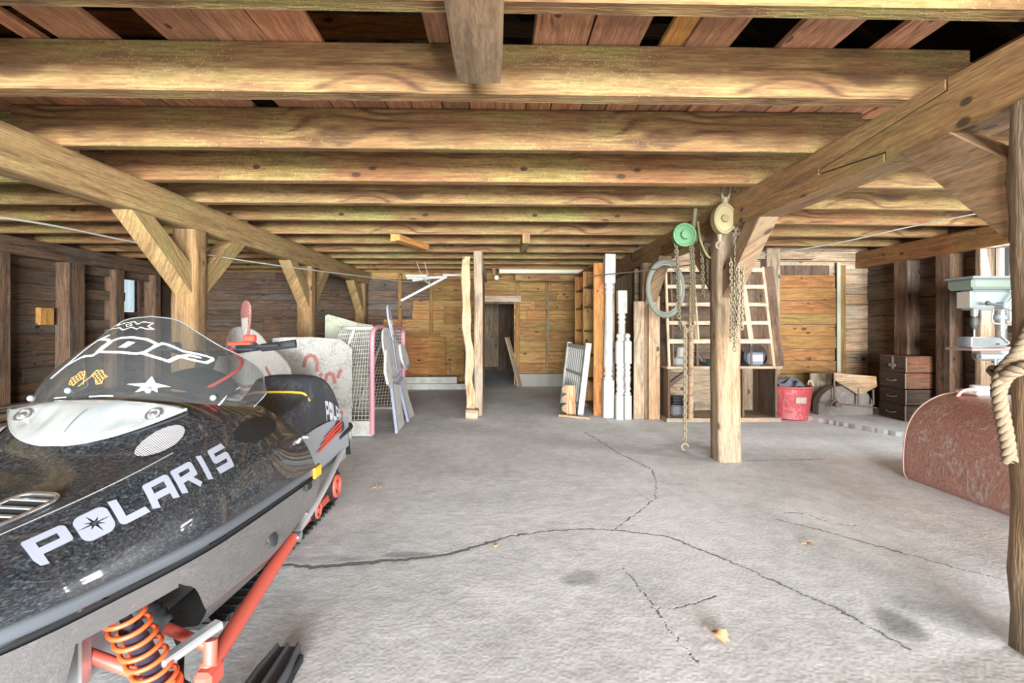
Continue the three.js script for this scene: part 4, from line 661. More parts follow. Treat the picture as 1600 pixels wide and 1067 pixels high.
// ---------------------------------------------------------------- plywood goalie figures
function goalie(name, label, place, turn, lean, main, line, seed, k = 1, stick = true) {
  const g = thing(name, label, 'cutout', place, turn), inner = g;
  const paint = new THREE.MeshStandardMaterial({ map: worn(seed, main, [140, 130, 122], { amount: 0.45, grain: 0.12 }), roughness: 0.8, side: THREE.DoubleSide }), edge = new THREE.MeshStandardMaterial({ map: worn(seed + 9, line, [168, 160, 158], { amount: 0.5 }), roughness: 0.8, side: THREE.DoubleSide });
  const put = (nm, pts, th, z, m, curved) => { const e = extrude(pts.map(([a, b]) => [a * k, b * k]), th, 0.004, curved); e.translate(0, 0, z); e.rotateX(-lean); return mesh(nm, e, m, inner); };
  put('torso', [[-0.4, 1.05], [-0.3, 1.19], [0.08, 1.19], [0.3, 1.1], [0.44, 0.95], [0.42, 0.7], [0.4, 0.52], [0.02, 0.47], [-0.34, 0.52], [-0.38, 0.8]], 0.02, 0, paint, true);
  put('jersey_stripe', [[-0.36, 0.6], [0.03, 0.54], [0.42, 0.6], [0.42, 0.57], [0.03, 0.51], [-0.36, 0.57]], 0.004, 0.013, edge);
  put('jersey_stripe', [[-0.36, 0.66], [0.03, 0.6], [0.42, 0.66], [0.42, 0.64], [0.03, 0.58], [-0.36, 0.64]], 0.004, 0.013, edge);
  put('leg_pad', [[-0.36, 0.56], [0.02, 0.5], [-0.02, 0.3], [0.02, 0.02], [-0.38, 0.0], [-0.34, 0.3]], 0.03, 0.028, paint);
  put('leg_pad', [[0.06, 0.5], [0.42, 0.56], [0.5, 0.3], [0.74, 0.0], [0.34, 0.02], [0.2, 0.3]], 0.03, 0.028, paint);
  put('pad_edge', [[-0.38, 0.56], [-0.33, 0.56], [-0.35, 0.0], [-0.42, 0.0]], 0.034, 0.027, edge); put('pad_edge', [[0.06, 0.5], [0.12, 0.5], [0.38, 0.0], [0.3, 0.0]], 0.034, 0.027, edge);
  put('blocker', [[-0.44, 0.95], [-0.34, 0.98], [-0.3, 0.66], [-0.36, 0.5], [-0.55, 0.58], [-0.6, 0.72]], 0.03, 0.028, paint);
  put('glove', [[0.42, 0.98], [0.6, 0.97], [0.84, 0.8], [0.82, 0.7], [0.6, 0.66], [0.42, 0.8]], 0.03, 0.028, paint, true);
  put('glove_edge', [[0.44, 0.8], [0.62, 0.64], [0.84, 0.68], [0.86, 0.72], [0.62, 0.69], [0.46, 0.83]], 0.034, 0.027, edge);
  const head = put('mask', [[-0.07, 1.38], [-0.05, 1.46], [0.02, 1.49], [0.08, 1.44], [0.1, 1.3], [0.08, 1.16], [0.05, 1.05], [0.01, 1.1], [-0.05, 1.24]], 0.022, 0.03, edge, true);
  put('mask_cage', [[-0.035, 1.3], [0.075, 1.31], [0.075, 1.2], [0.05, 1.12], [0.02, 1.13], [-0.02, 1.2]], 0.006, 0.045, paint);
  if (stick) put('stick_shaft', [[0.02, 1.04], [0.06, 1.04], [0.12, 0.66], [0.07, 0.66]], 0.012, 0.026, edge);
  return g;
}
goalie('goalie_cutout', 'plywood goalie figure in white and blue leaning on the goal mouth', [-1.2, 0, 6.3], Math.PI / 2, 0.13, [186, 184, 180], [138, 144, 162], 410);
goalie('goalie_cutout', 'plywood goalie figure with a red outlined mask behind the handlebar', [-2.68, 0, 5.4], -0.62, 0.05, [164, 160, 155], [140, 92, 86], 420, 1, false);
// ---------------------------------------------------------------- painted plywood sheets
const plyPaint = (seed) => new THREE.MeshStandardMaterial({ map: worn(seed, [158, 156, 151], [118, 112, 103], { amount: 0.5, grain: 0.12, scratches: 80 }), roughness: 0.85, side: THREE.DoubleSide });
{
  const g = thing('plywood_sheet', 'white painted plywood sheet with red brushed letters', 'plywood', [-2.44, 0, 5.55], 0.05);
  mesh('sheet', extrude([[0, 0], [0.84, 0], [0.84, 0.98], [0.72, 1.08], [0.4, 1.105], [0.1, 1.1], [0.0, 1.09]], 0.016, 0.002).rotateX(-0.03), plyPaint(431), g);
  const t = canvasTexture(1024, 1024, (c, w, h) => { c.clearRect(0, 0, w, h); c.strokeStyle = '#94605a'; c.lineWidth = 46; c.lineCap = 'butt'; c.lineJoin = 'round'; const S = (pts) => { c.beginPath(); pts.forEach(([x, y], i) => (i ? c.lineTo(x, y) : c.moveTo(x, y))); c.stroke(); };
    S([[402, 317], [430, 195], [488, 158], [545, 180], [573, 250], [573, 378]]); S([[683, 512], [700, 425], [740, 400], [785, 420], [808, 536]]); S([[841, 463], [862, 400], [892, 353]]); S([[610, 440], [640, 400]]); });
  mesh('red_letters', new THREE.PlaneGeometry(0.84, 0.84).translate(0.42, 0.62, 0.0105).rotateX(-0.03), new THREE.MeshStandardMaterial({ map: t, transparent: true, alphaTest: 0.5, roughness: 0.9, side: THREE.DoubleSide }), g);
  tag(mesh('plywood_sheet', extrude([[-0.1, 0], [0.62, 0], [0.62, 1.24], [0.4, 1.27], [0.2, 1.33], [-0.06, 1.4], [-0.1, 1.38]], 0.016, 0.002).rotateX(-0.04).rotateY(-0.08).translate(-2.5, 0, -7.66), new THREE.MeshStandardMaterial({ map: worn(433, [168, 170, 152], [130, 134, 98], { amount: 0.6, grain: 0.12 }), roughness: 0.85, side: THREE.DoubleSide })), 'greenish white plywood sheet with a curved top behind the hockey goal', 'plywood');
}
// loose white boards along the back wall, plywood panel on it
tag(mesh('white_board', span(-1.9, -0.35, 0.0, 0.11, 9.95, 10.0, { jit: 0.006 }), whitePaint), 'long white board lying on the floor at the back wall', 'board');
tag(mesh('white_board', span(-2.0, -0.82, 0.115, 0.24, 9.955, 9.995, { jit: 0.003 }), whitePaint), 'shorter white board resting above the long one at the back wall', 'board');
tag(mesh('plywood_sheet', span(-2.0, -1.08, 0.24, 1.02, zb - 0.06, zb - 0.045, { jit: 0.003 }), woodMats(tGold, [[0.72, 0.6, 0.52]])[0]), 'reddish plywood panel fixed low on the golden back wall', 'panel');
tag(mesh('leaning_plank', bar(V(0.42, 0.02, 10.26), V(0.16, 1.0, 10.4), 0.16, 0.03, { jit: 0.004 }), mGrey[3]), 'grey plank leaning in the back doorway', 'plank');
tag(mesh('door_latch', merge([span(0.98, 1.01, 0.5, 2.0, zb - 0.06, zb - 0.04), span(0.95, 1.04, 1.16, 1.22, zb - 0.09, zb - 0.04)]), flat(90, 86, 70, 0.6, 0.4)), 'upright iron latch bar on the back wall boards', 'latch');
// lumber by the left wall
for (let k = 0; k < 9; k++) tag(mesh('lumber_board', span(XL + 0.25 + (k % 3) * 0.2 + rr(0, 0.03), XL + 0.42 + (k % 3) * 0.2, 0.005 + Math.floor(k / 3) * 0.1, 0.09 + Math.floor(k / 3) * 0.1, 4.2 + rr(0, 0.3), 7.6 + rr(0, 0.4), { jit: 0.006 }), pick([mGrey[3], mDark[2], mGrey[1]])), 'weathered board in the ' + ['bottom', 'middle', 'top'][Math.floor(k / 3)] + ' layer of the lumber stack, ' + ['against the left wall', 'between its two neighbours', 'on the aisle side'][k % 3], 'board', 'lumber stack by the left wall');
tag(mesh('lumber_board', bar(V(-5.1, 0.026, 4.3), V(-4.98, 0.026, 6.9), 0.2, 0.05), mPlank[0]), 'reddish board on the floor beside the lumber stack', 'board');
tag(mesh('lumber_board', bar(V(-4.75, 0.016, 4.2), V(-4.6, 0.016, 6.8), 0.14, 0.03), whitePaint), 'white board on the floor beside the lumber stack', 'board');
// ---------------------------------------------------------------- white folding airer hung from the joists
{
  const t = thing('drying_rack', 'white slatted clothes airer hanging from the joists at the back', 'airer', [-1.25, 0, 8.6]);
  const bits = [[-0.39, 1.65, 0, 0.37, 2.06, 0.05], [0.3, 2.08, 0.02, 0.62, 2.09, 0.1], [-0.3, 2.03, 0.05, 0.32, 2.05, 0.06], [-0.22, 2.0, 0.12, 0.22, 2.06, 0.14], [-0.3, 2.06, -0.05, 0.05, 2.06, -0.05]];
  bits.forEach(([a, b, c, d, e, f]) => mesh('slat', bar(V(a, b, c), V(d, e, f), 0.03, 0.04), whitePaint, t));
  mesh('wire', merge([tube([V(-0.13, 2.3, 0), V(-0.08, 2.15, 0.02), V(0.02, 2.0, 0), V(0.1, 1.92, 0.02), V(0.0, 1.98, 0.06), V(-0.06, 2.1, 0)], 0.006, 40, 6), tube([V(0.0, 2.3, 0), V(0.05, 2.1, 0.02), V(0.1, 1.9, 0)], 0.006, 20, 6)]), flat(150, 150, 140, 0.5, 0.4), t);
}
tag(mesh('pale_pole', rod(V(-0.0, 2.262, 9.67), V(1.6, 2.262, 9.67), 0.045, 0.045, 14), flat(196, 194, 170, 0.6)), 'long pale pole slung under the rear joists', 'pole');
tag(mesh('bent_board', bar(V(0.3, 2.15, 9.67), V(1.65, 2.14, 9.67), 0.05, 0.12, { jit: 0.012 }), mJoist[3]), 'sagging board under the pale pole at the back', 'board');
{ const t = thing('bulb_lamp', 'bare lamp socket with a small glass bulb by the stall divider', 'lamp', [-0.1, 2.18, 9.68]); mesh('socket', rod(V(0, 0.0, 0), V(0, 0.135, 0), 0.04), flat(120, 96, 66, 0.7), t); const b = new THREE.SphereGeometry(0.05, 16, 12); b.translate(0.05, -0.04, 0); mesh('bulb', b, flat(214, 210, 190, 0.2), t); }
tag(mesh('timber_block', bar(V(-1.22, 2.26, 6.02), V(-0.98, 2.27, 6.85), 0.11, 0.08, { jit: 0.006 }), mFresh[0]), 'short light block nailed skew under the joists', 'block');
tag(mesh('timber_block', span(0.27, 0.36, 2.2, 2.312, 6.0, 6.84, { jit: 0.005 }), mJoist[0]), 'short straight block nailed under the joists above the aisle', 'block');
// ---------------------------------------------------------------- bookcase, columns, balusters
{
  const t = thing('bookcase', 'tall orange-brown wooden bookcase with open shelves turned to the aisle', 'bookcase', [1.29, 0, 6.97]);
  const W = 0.24, L = 1.75, H = 2.09, m = mGold[0], o = woodMats(tGold, [[0.85, 0.68, 0.54]])[0];
  mesh('side_panel', span(0, W, 0, H, 0, 0.025), o, t); mesh('side_panel', span(0, W, 0, H, L - 0.025, L), o, t); mesh('back_panel', span(W - 0.012, W, 0, H, 0.025, L - 0.025), mGold[2], t); mesh('divider', span(0, W - 0.012, 0, H - 0.02, L * 0.5, L * 0.5 + 0.025), m, t);
  mesh('top_board', span(0, W, H - 0.025, H, 0.025, L - 0.025), o, t); for (const y of [0.06, 0.42, 0.78, 1.14, 1.5, 1.8]) mesh('shelf', span(0.01, W - 0.012, y, y + 0.022, 0.025, L - 0.025), m, t);
  mesh('leaning_side', span(W, W + 0.06, 0, H - 0.02, 0.04, 0.06), mGrey[2], t);
}
function column(name, label, x, d, H, r, kind, lean = 0) {
  const t = thing(name, label, 'column', [x, 0, d]); const b = H * (kind ? 0.28 : 0.23), top = H * (kind ? 0.36 : 0.18);
  mesh('base_block', box(r * 2, b, r * 2, { c: 0.006, jit: 0.002, at: [0, b / 2, 0] }), whitePaint, t);
  const p = [[r * 0.9, 0], [r * 1.0, 0.02], [r * 0.62, 0.05], [r * 0.95, 0.08], [r * 0.7, 0.12], [r * 0.92, 0.2]], L = H - b - top; for (let k = 0; k <= 10; k++) p.push([r * (0.92 - 0.16 * k / 10), 0.22 + (L - 0.36) * k / 10]); p.push([r * 0.95, L - 0.12], [r * 0.66, L - 0.08], [r * 0.98, L - 0.05], [r * 0.7, L - 0.02], [r * 0.9, L]);
  const q = p.map(([a, y]) => [a, clamp(y, 0, L)]); mesh('turned_shaft', lathe(q, 24).translate(0, b, 0), whitePaint, t);
  if (kind) { mesh('upper_block', box(r * 2, top * 0.72, r * 2, { c: 0.008, at: [0, H - top + top * 0.36, 0] }), whitePaint, t); mesh('finial', merge([lathe([[r * 0.95, 0], [r * 0.6, 0.02], [r * 0.5, 0.035]], 20).translate(0, H - top * 0.28, 0), new THREE.SphereGeometry(r * 0.85, 18, 12).translate(0, H - top * 0.28 + 0.035 + r * 0.7, 0)]), whitePaint, t); }
  else mesh('upper_block', box(r * 2, top, r * 2, { c: 0.006, jit: 0.002, at: [0, H - top / 2, 0] }), whitePaint, t);
  t.rotation.z = lean; return t;
}
column('turned_column', 'tall white turned porch column reaching the joists', 1.46, 6.86, 2.19, 0.07, 0, -0.012);
column('turned_column', 'shorter white turned column with a round capital', 1.64, 6.82, 1.7, 0.062, 0);
column('newel_post', 'white newel post with ball top in front of the shorter column', 1.575, 6.69, 1.14, 0.047, 1);
column('newel_post', 'white newel post with ball top beside the weathered post', 1.69, 6.71, 1.14, 0.047, 1);
{
  const t = thing('baluster_panel', 'white porch railing panel with thin balusters leaning on the bookcase', 'railing', [1.1, 0, 7.06], 0.09); const q = new THREE.Matrix4().makeRotationZ(-0.12);
  const put = (n, g) => mesh(n, g.applyMatrix4(q), whitePaint, t);
  put('rail', span(-0.02, 0.04, 0.9, 0.96, -0.02, 1.1)); put('rail', span(-0.02, 0.04, 0.08, 0.14, -0.02, 1.1)); put('rail', span(-0.005, 0.025, 0.52, 0.56, 0, 1.1)); put('stile', span(-0.03, 0.05, 0, 1.0, -0.06, 0)); put('stile', span(-0.03, 0.05, 0, 0.98, 1.08, 1.14));
  for (let k = 0; k < 9; k++) put('baluster', lathe([[0.012, 0.14], [0.018, 0.2], [0.012, 0.3], [0.016, 0.42], [0.012, 0.52], [0.016, 0.62], [0.012, 0.78], [0.018, 0.86], [0.012, 0.9]], 10).translate(0.01, 0, -(0.1 + k * 0.115)));
}
{
  const t = thing('wood_bracket', 'small weathered scrolled bracket propped against the railing panel', 'bracket', [0.93, 0, 7.0]);
  mesh('block', box(0.13, 0.42, 0.05, { c: 0.008, jit: 0.006, at: [0.05, 0.21, 0] }), woodMats(tPost, [[1, 0.8, 0.72]])[0], t);
  mesh('scroll', merge([0, 1, 2].map((k) => new THREE.CylinderGeometry(0.055, 0.055, 0.04, 18).rotateX(Math.PI / 2).translate(-0.02, 0.1 + k * 0.13, 0.0))), mGrey[1], t); mesh('base_strip', bar(V(-0.12, 0.02, -0.1), V(0.25, 0.02, -0.35), 0.05, 0.03), mGrey[0], t);
}
tag(mesh('leaning_plank', bar(V(1.83, 0.0, 6.695), V(1.84, 1.55, 6.7), 0.13, 0.03, { jit: 0.004 }), mGrey[0]), 'grey plank standing beside the white newel posts', 'plank');
tag(mesh('leaning_plank', bar(V(2.04, 0.0, 6.69), V(2.04, 1.62, 6.7), 0.15, 0.03, { jit: 0.004 }), mGrey[2]), 'wide worn plank standing against the pigeonhole shelf', 'plank');
// ---------------------------------------------------------------- pigeonhole shelf on a low cabinet
{
  const t = thing('pigeonhole_shelf', 'weathered pigeonhole rack standing on a low open cabinet', 'shelf', [2.16, 0, 6.5]);
  const dk = mDark[2], lt = woodMats(tGrey, [[1.35, 1.32, 1.28]])[0], W = 1.42, CH = 0.68;
  mesh('cabinet_side', span(0, 0.03, 0, CH, 0, 0.62), mDark[2], t); mesh('cabinet_side', span(W - 0.03, W, 0, CH, 0, 0.62), mDark[2], t); mesh('cabinet_side', span(0.98, 1.01, 0, CH, 0.04, 0.62), mDark[2], t); mesh('cabinet_back', span(0, W, 0, CH, 0.6, 0.63), mGrey[3], t); mesh('cabinet_base', span(-0.03, W + 0.03, 0, 0.05, -0.04, 0.62, { jit: 0.004 }), mGrey[1], t);
  mesh('counter', span(-0.03, W + 0.04, CH, CH + 0.03, -0.05, 0.64, { jit: 0.003 }), mGrey[0], t);
  for (let k = 0; k < 5; k++) mesh('panel_board', span(1.02 + k * 0.075, 1.02 + k * 0.075 + 0.073, 0.05, CH, 0.585, 0.6), pick([mDark[2], mGrey[3], mDark[0]]), t);
  const rows = [1.05, 1.29, 1.53, 1.76, 1.98], H = 2.0, sx = (y) => (y - CH) / (H - CH);
  const x0 = (y) => lerp(0.02, 0.0, sx(y)), x1 = (y) => lerp(W - 0.02, W - 0.14, sx(y)), dd = (y) => lerp(0.02, 0.3, sx(y)) * 0.5;
  mesh('rack_side', bar(V(0.02, CH, 0.3), V(0.0, H, 0.36), 0.025, 0.5), mDark[2], t); mesh('rack_side', bar(V(W - 0.03, CH, 0.3), V(W - 0.14, H, 0.36), 0.025, 0.5), mDark[2], t);
  mesh('rack_edge', bar(V(0.02, CH, 0.02), V(0.0, H, 0.1), 0.03, 0.03), lt, t); mesh('rack_edge', bar(V(W - 0.03, CH, 0.02), V(W - 0.14, H, 0.1), 0.03, 0.03), lt, t);
  mesh('rack_back', span(0, W - 0.1, CH, H, 0.6, 0.63), mDark[0], t);
  rows.forEach((y, i) => { const d = lerp(0.02, 0.1, sx(y)); mesh('shelf_board', span(x0(y), x1(y), y - 0.02, y, d, 0.6), mDark[2], t); mesh('shelf_lip', span(x0(y), x1(y), y - 0.05, y + (i ? 0 : 0.01), d - 0.02, d, { jit: 0.002 }), lt, t); });
  for (const f of [0.27, 0.52, 0.78]) mesh('upright', bar(V(lerp(0.02, W - 0.02, f), 1.05, 0.04), V(lerp(0.0, W - 0.14, f), H, 0.11), 0.022, 0.06), lt, t);
  for (const f of [0.27, 0.78]) mesh('upright', bar(V(lerp(0.02, W - 0.02, f), CH, 0.04), V(lerp(0.02, W - 0.02, f), 1.03, 0.06), 0.03, 0.04), mDark[0], t);
  mesh('brace', bar(V(0.05, 0.3, 0.56), V(0.5, 0.62, 0.56), 0.05, 0.06), mDark[0], t);
}
tag(mesh('upright_pole', rod(V(2.42, 0.05, 6.42), V(2.44, 1.75, 6.44), 0.034, 0.03, 14), mGrey[2]), 'round wooden pole standing in front of the pigeonhole rack', 'pole');
{
  const t = thing('battery_charger', 'dark battery charger wrapped in its cable on the counter', 'charger', [3.32, 0.71, 6.62]); mesh('case', box(0.22, 0.18, 0.16, { c: 0.02, at: [0, 0.09, 0] }), flat(88, 96, 110, 0.5), t); mesh('face', box(0.15, 0.08, 0.01, { at: [0.01, 0.1, -0.085] }), flat(150, 160, 172, 0.4), t);
  for (let k = 0; k < 4; k++) { const c = new THREE.TorusGeometry(0.13 + k * 0.012, 0.007, 8, 30); c.scale(1.1, 0.85, 1); c.rotateY(0.1 * k); c.translate(0, 0.1 + 0.01 * k, 0.09 - k * 0.01); mesh('cable', c, flat(34, 36, 40, 0.6), t); }
}
{
  const t = thing('bench_tool', 'grey sanding machine lying on the left end of the counter', 'tool', [2.36, 0.71, 6.62]); mesh('body', box(0.2, 0.12, 0.16, { c: 0.03, at: [0, 0.06, 0] }), flat(126, 128, 124, 0.6), t); const b = new THREE.CylinderGeometry(0.07, 0.08, 0.12, 18); b.translate(0.02, 0.18, 0); mesh('motor', b, flat(150, 148, 138, 0.6), t); mesh('handle', tube([V(0.1, 0.12, 0), V(0.2, 0.16, 0), V(0.28, 0.06, -0.02)], 0.018, 16, 8), flat(70, 72, 74, 0.6), t);
  tag(mesh('tool_box', box(0.14, 0.08, 0.2, { c: 0.008, at: [2.8, 0.75, 6.62] }), flat(70, 150, 176, 0.5)), 'small blue box on the counter behind the post', 'box');
  tag(mesh('stone_jug', lathe([[0.06, 0], [0.085, 0.04], [0.085, 0.16], [0.05, 0.22], [0.03, 0.25], [0.035, 0.27]], 20).translate(2.24, 0.71, -6.85), flat(150, 146, 136, 0.8)), 'grey jug at the back of the counter', 'jug');
}
{
  const t = thing('engine_part', 'greasy black engine block on the cabinet floor', 'engine', [2.38, 0.05, 6.75]); mesh('block', box(0.26, 0.14, 0.22, { c: 0.02, at: [0, 0.07, 0] }), flat(84, 82, 84, 0.7), t); for (let k = 0; k < 5; k++) mesh('fin', box(0.2, 0.008, 0.18, { at: [0, 0.16 + k * 0.02, 0] }), flat(56, 56, 58, 0.6), t); mesh('pulley', rod(V(0.12, 0.13, -0.14), V(0.12, 0.13, -0.1), 0.06, 0.06, 18), flat(60, 60, 64, 0.5, 0.4), t);
}
// ---------------------------------------------------------------- chain hoists on the right beam
const rust = flat(126, 114, 94, 0.65, 0.3), darkChain = flat(98, 90, 70, 0.65, 0.3);
function chainGeo(pts, link = 0.042, r = 0.006) {                               // alternating oval links along a path
  const c = new THREE.CatmullRomCurve3(pts, false, 'centripetal'), n = Math.max(2, Math.round(c.getLength() / (link * 0.72))), out = [];
  for (let k = 0; k < n; k++) { const p = c.getPointAt((k + 0.5) / n), d = c.getTangentAt((k + 0.5) / n), t = new THREE.TorusGeometry(link * 0.3, r, 5, 10); t.scale(1, 1.75, 1); if (k % 2) t.rotateY(Math.PI / 2); t.applyQuaternion(new THREE.Quaternion().setFromUnitVectors(new THREE.Vector3(0, 1, 0), d)); t.translate(p.x, p.y, p.z); out.push(t); }
  return merge(out);
}
{
  const t = thing('chain_hoist', 'cream chain hoist hanging from the beam at the pale post', 'hoist', [1.9, 0, 4.3]);
  const drum = new THREE.CylinderGeometry(0.115, 0.115, 0.07, 36); drum.scale(0.82, 1, 1.15); drum.rotateX(Math.PI / 2); drum.translate(0, 2.13, 0); mesh('drum_cover', drum, flat(132, 121, 86, 0.7), t);
  const cap = new THREE.CylinderGeometry(0.03, 0.035, 0.02, 20); cap.rotateX(Math.PI / 2); cap.translate(0, 2.13, 0.045); mesh('hub_cap', cap, flat(118, 104, 70, 0.6), t);
  mesh('rim', new THREE.TorusGeometry(0.105, 0.012, 8, 36).scale(0.82, 1.12, 1).translate(0, 2.13, 0.034), flat(124, 112, 78, 0.6), t);
  mesh('top_hook', merge([new THREE.TorusGeometry(0.045, 0.015, 8, 20).scale(0.75, 1.5, 1).translate(0.02, 2.36, 0), rod(V(0.01, 2.24, 0), V(0.02, 2.31, 0), 0.03)]), rust, t);
  mesh('lower_hook', merge([rod(V(-0.03, 2.0, 0), V(-0.03, 1.94, 0), 0.025, 0.02), new THREE.TorusGeometry(0.03, 0.01, 8, 16, 4.6).translate(-0.03, 1.91, 0)]), rust, t);
  const set = [[0.1, 0, 2.4, 1.02], [0.125, 0.02, 2.38, 1.14], [0.15, -0.02, 2.36, 1.2], [0.08, 0.03, 1.8, 1.1], [0.11, -0.03, 1.75, 1.24]];
  set.forEach(([x, d, y0, y1]) => mesh('chain', chainGeo([V(x, y0, d), V(x + 0.005, (y0 + y1) / 2, d - 0.01), V(x - 0.01, y1, d - 0.02)]), rust, t));
}
{
  const t = thing('chain_hoist', 'green chain hoist with long hanging chains', 'hoist', [1.72, 0, 4.75]);
  const drum = new THREE.CylinderGeometry(0.1, 0.1, 0.09, 32); drum.rotateX(Math.PI / 2); drum.translate(0, 2.07, 0); mesh('drum', drum, flat(62, 104, 66, 0.5), t); mesh('rim', new THREE.TorusGeometry(0.1, 0.012, 8, 32).translate(0, 2.07, 0.045), flat(76, 116, 74, 0.5), t);
  const hub = new THREE.CylinderGeometry(0.04, 0.045, 0.03, 18); hub.rotateX(Math.PI / 2); hub.translate(0, 2.07, 0.06); mesh('hub_cap', hub, flat(66, 108, 68, 0.5), t);
  mesh('gear_case', merge([rod(V(0.06, 2.07, 0.04), V(0.2, 2.07, 0.1), 0.07, 0.06, 16), rod(V(0.1, 2.14, 0), V(0.12, 2.36, 0), 0.025)]), darkChain, t);
  mesh('loop_handle', tube([V(0.14, 2.2, 0), V(0.16, 2.0, -0.03), V(0.24, 1.86, -0.03), V(0.32, 1.9, 0), V(0.34, 2.02, 0)], 0.012, 30, 6), flat(120, 112, 70, 0.6), t);
  for (const [x, d, y0, y1] of [[-0.07, 0, 2.0, 1.3], [-0.05, 0.03, 2.0, 1.2], [0.07, 0.02, 2.15, 1.24], [0.1, 0.05, 2.15, 1.32], [0.18, 0.04, 2.1, 1.5], [0.24, 0.06, 2.0, 1.62]]) mesh('chain', chainGeo([V(x, y0, d), V(x + 0.02, (y0 + y1) / 2, d), V(x + 0.03, y1, d)]), darkChain, t);
  mesh('chain', chainGeo([V(0.0, 1.25, 0), V(0.04, 1.18, 0), V(0.1, 1.24, 0)]), rust, t);
  mesh('chain', chainGeo([V(0.02, 1.2, 0), V(0.02, 0.7, 0.0), V(0.01, 0.16, -0.02)], 0.05, 0.008), rust, t); mesh('chain_hook', new THREE.TorusGeometry(0.03, 0.012, 8, 16, 4.6).translate(0.01, 0.1, 0.02), rust, t);
}
{ const g = new THREE.TorusGeometry(0.29, 0.03, 12, 60); g.scale(0.82, 1.08, 1); g.rotateY(0.3); const t = thing('bicycle_tyre', 'grey tyre ring hanging beside the pigeonhole rack', 'tyre', [1.93, 1.66, 5.9]); mesh('tyre', g, flat(116, 118, 108, 0.85), t); const rim = new THREE.TorusGeometry(0.262, 0.012, 10, 60); rim.scale(0.82, 1.08, 1); rim.rotateY(0.3); mesh('rim', rim, flat(150, 150, 140, 0.5, 0.4), t); }
// ---------------------------------------------------------------- tub, grindstone corner, drawers
{
  const t = thing('plastic_tub', 'faded red plastic tub with rope handles holding grey tarpaulin', 'tub', [3.88, 0, 6.72]);
  const m = new THREE.MeshStandardMaterial({ map: worn(441, [190, 80, 84], [200, 150, 150], { amount: 0.5, scratches: 60 }), roughness: 0.6, side: THREE.DoubleSide });
  mesh('body', lathe([[0.0, 0.005], [0.2, 0.005], [0.21, 0.02], [0.25, 0.42], [0.235, 0.42], [0.195, 0.03], [0, 0.03]], 40), m, t); mesh('rim', new THREE.TorusGeometry(0.252, 0.016, 8, 44).rotateX(Math.PI / 2).translate(0, 0.425, 0), m, t);
  const lab = grid((u, v) => { const a = lerp(-0.28, 0.28, u), r = 0.222 + 0.04 * (lerp(0.23, 0.32, v) / 0.42) - 0.002; return new THREE.Vector3(Math.sin(a) * r, lerp(0.23, 0.31, v), Math.cos(a) * r); }, 12, 3); mesh('label', lab, new THREE.MeshStandardMaterial({ map: worn(442, [190, 182, 170], [150, 120, 112], { amount: 0.7, cell: 8 }), roughness: 0.8, side: THREE.DoubleSide }), t);
  mesh('rope_handle', tube([V(0.25, 0.36, 0), V(0.3, 0.44, 0), V(0.27, 0.5, 0.02), V(0.24, 0.43, 0.03)], 0.012, 24, 8), flat(190, 170, 150, 0.9), t);
  const tp = grid((u, v) => { const a = u * 6.2832, r = v * 0.22; return new THREE.Vector3(Math.cos(a) * r, 0.44 + 0.09 * (1 - v) + 0.035 * Math.sin(a * 3 + v * 5) * v + 0.03 * Math.sin(a * 5 - v * 7), Math.sin(a) * r); }, 40, 8); tag(mesh('tarpaulin', tp.translate(3.86, 0, -6.72), flat(96, 104, 112, 0.6)), 'crumpled grey tarpaulin heaped in the red tub', 'tarpaulin');
}
{
  const t = thing('grindstone', 'old grindstone resting in an iron and timber frame', 'grindstone', [4.62, 0.05, 6.75]);
  const arc = []; for (let k = 0; k <= 24; k++) { const a = k / 24 * Math.PI; arc.push([-0.02 + Math.cos(a) * 0.36, 0.12 + Math.sin(a) * 0.26]); } mesh('stone', extrude([...arc, [-0.38, 0.0], [0.34, 0.0]], 0.14, 0.008), new THREE.MeshStandardMaterial({ map: worn(451, [134, 128, 124], [176, 150, 134], { amount: 0.6, grain: 0.2, cell: 5 }), roughness: 0.95, side: THREE.DoubleSide }), t);
  mesh('trough_board', extrude([[-0.22, 0.52], [0.34, 0.47], [0.35, 0.34], [0.12, 0.22], [-0.2, 0.42]], 0.03, 0.003).translate(0, 0.04, 0.12), woodMats(tGrey, [[1.15, 1.0, 0.86]])[0], t);
  mesh('rear_board', span(-0.3, 0.0, 0.0, 0.52, 0.25, 0.28), mGrey[1], t); mesh('rear_board', span(0.1, 0.34, 0.0, 0.36, 0.22, 0.25), mDark[0], t);
  const iron = flat(122, 108, 98, 0.7, 0.3);
  mesh('iron_rod', rod(V(-0.42, 0.18, -0.14), V(0.34, 0.1, -0.14), 0.01), iron, t); for (const [x, y] of [[-0.22, 0.54], [0.1, 0.36], [0.3, 0.34]]) mesh('iron_rod', rod(V(x, 0.14, -0.14), V(x, y, -0.13), 0.013), iron, t); mesh('pivot', merge([rod(V(-0.22, 0.15, -0.2), V(-0.22, 0.15, -0.1), 0.03), rod(V(-0.3, 0.12, -0.15), V(-0.22, 0.22, -0.15), 0.012), rod(V(-0.14, 0.12, -0.15), V(-0.22, 0.22, -0.15), 0.012)]), iron, t);
}
tag(mesh('wood_chunk', hewn(0.2, 0.2, 0.22, { amp: 0.015, seed: 71, seg: 4, round: 0.2 }).translate(4.1, 0.222, -7.16), woodMats(tPost, [[0.95, 0.8, 0.62]])[0]), 'round wood chunk behind the red tub on top of a timber', 'log');
tag(mesh('wood_chunk', box(0.26, 0.21, 0.3, { c: 0.02, jit: 0.012, at: [4.1, 0.105, 7.16] }), mDark[2]), 'squared timber piece beneath the round wood chunk', 'timber');
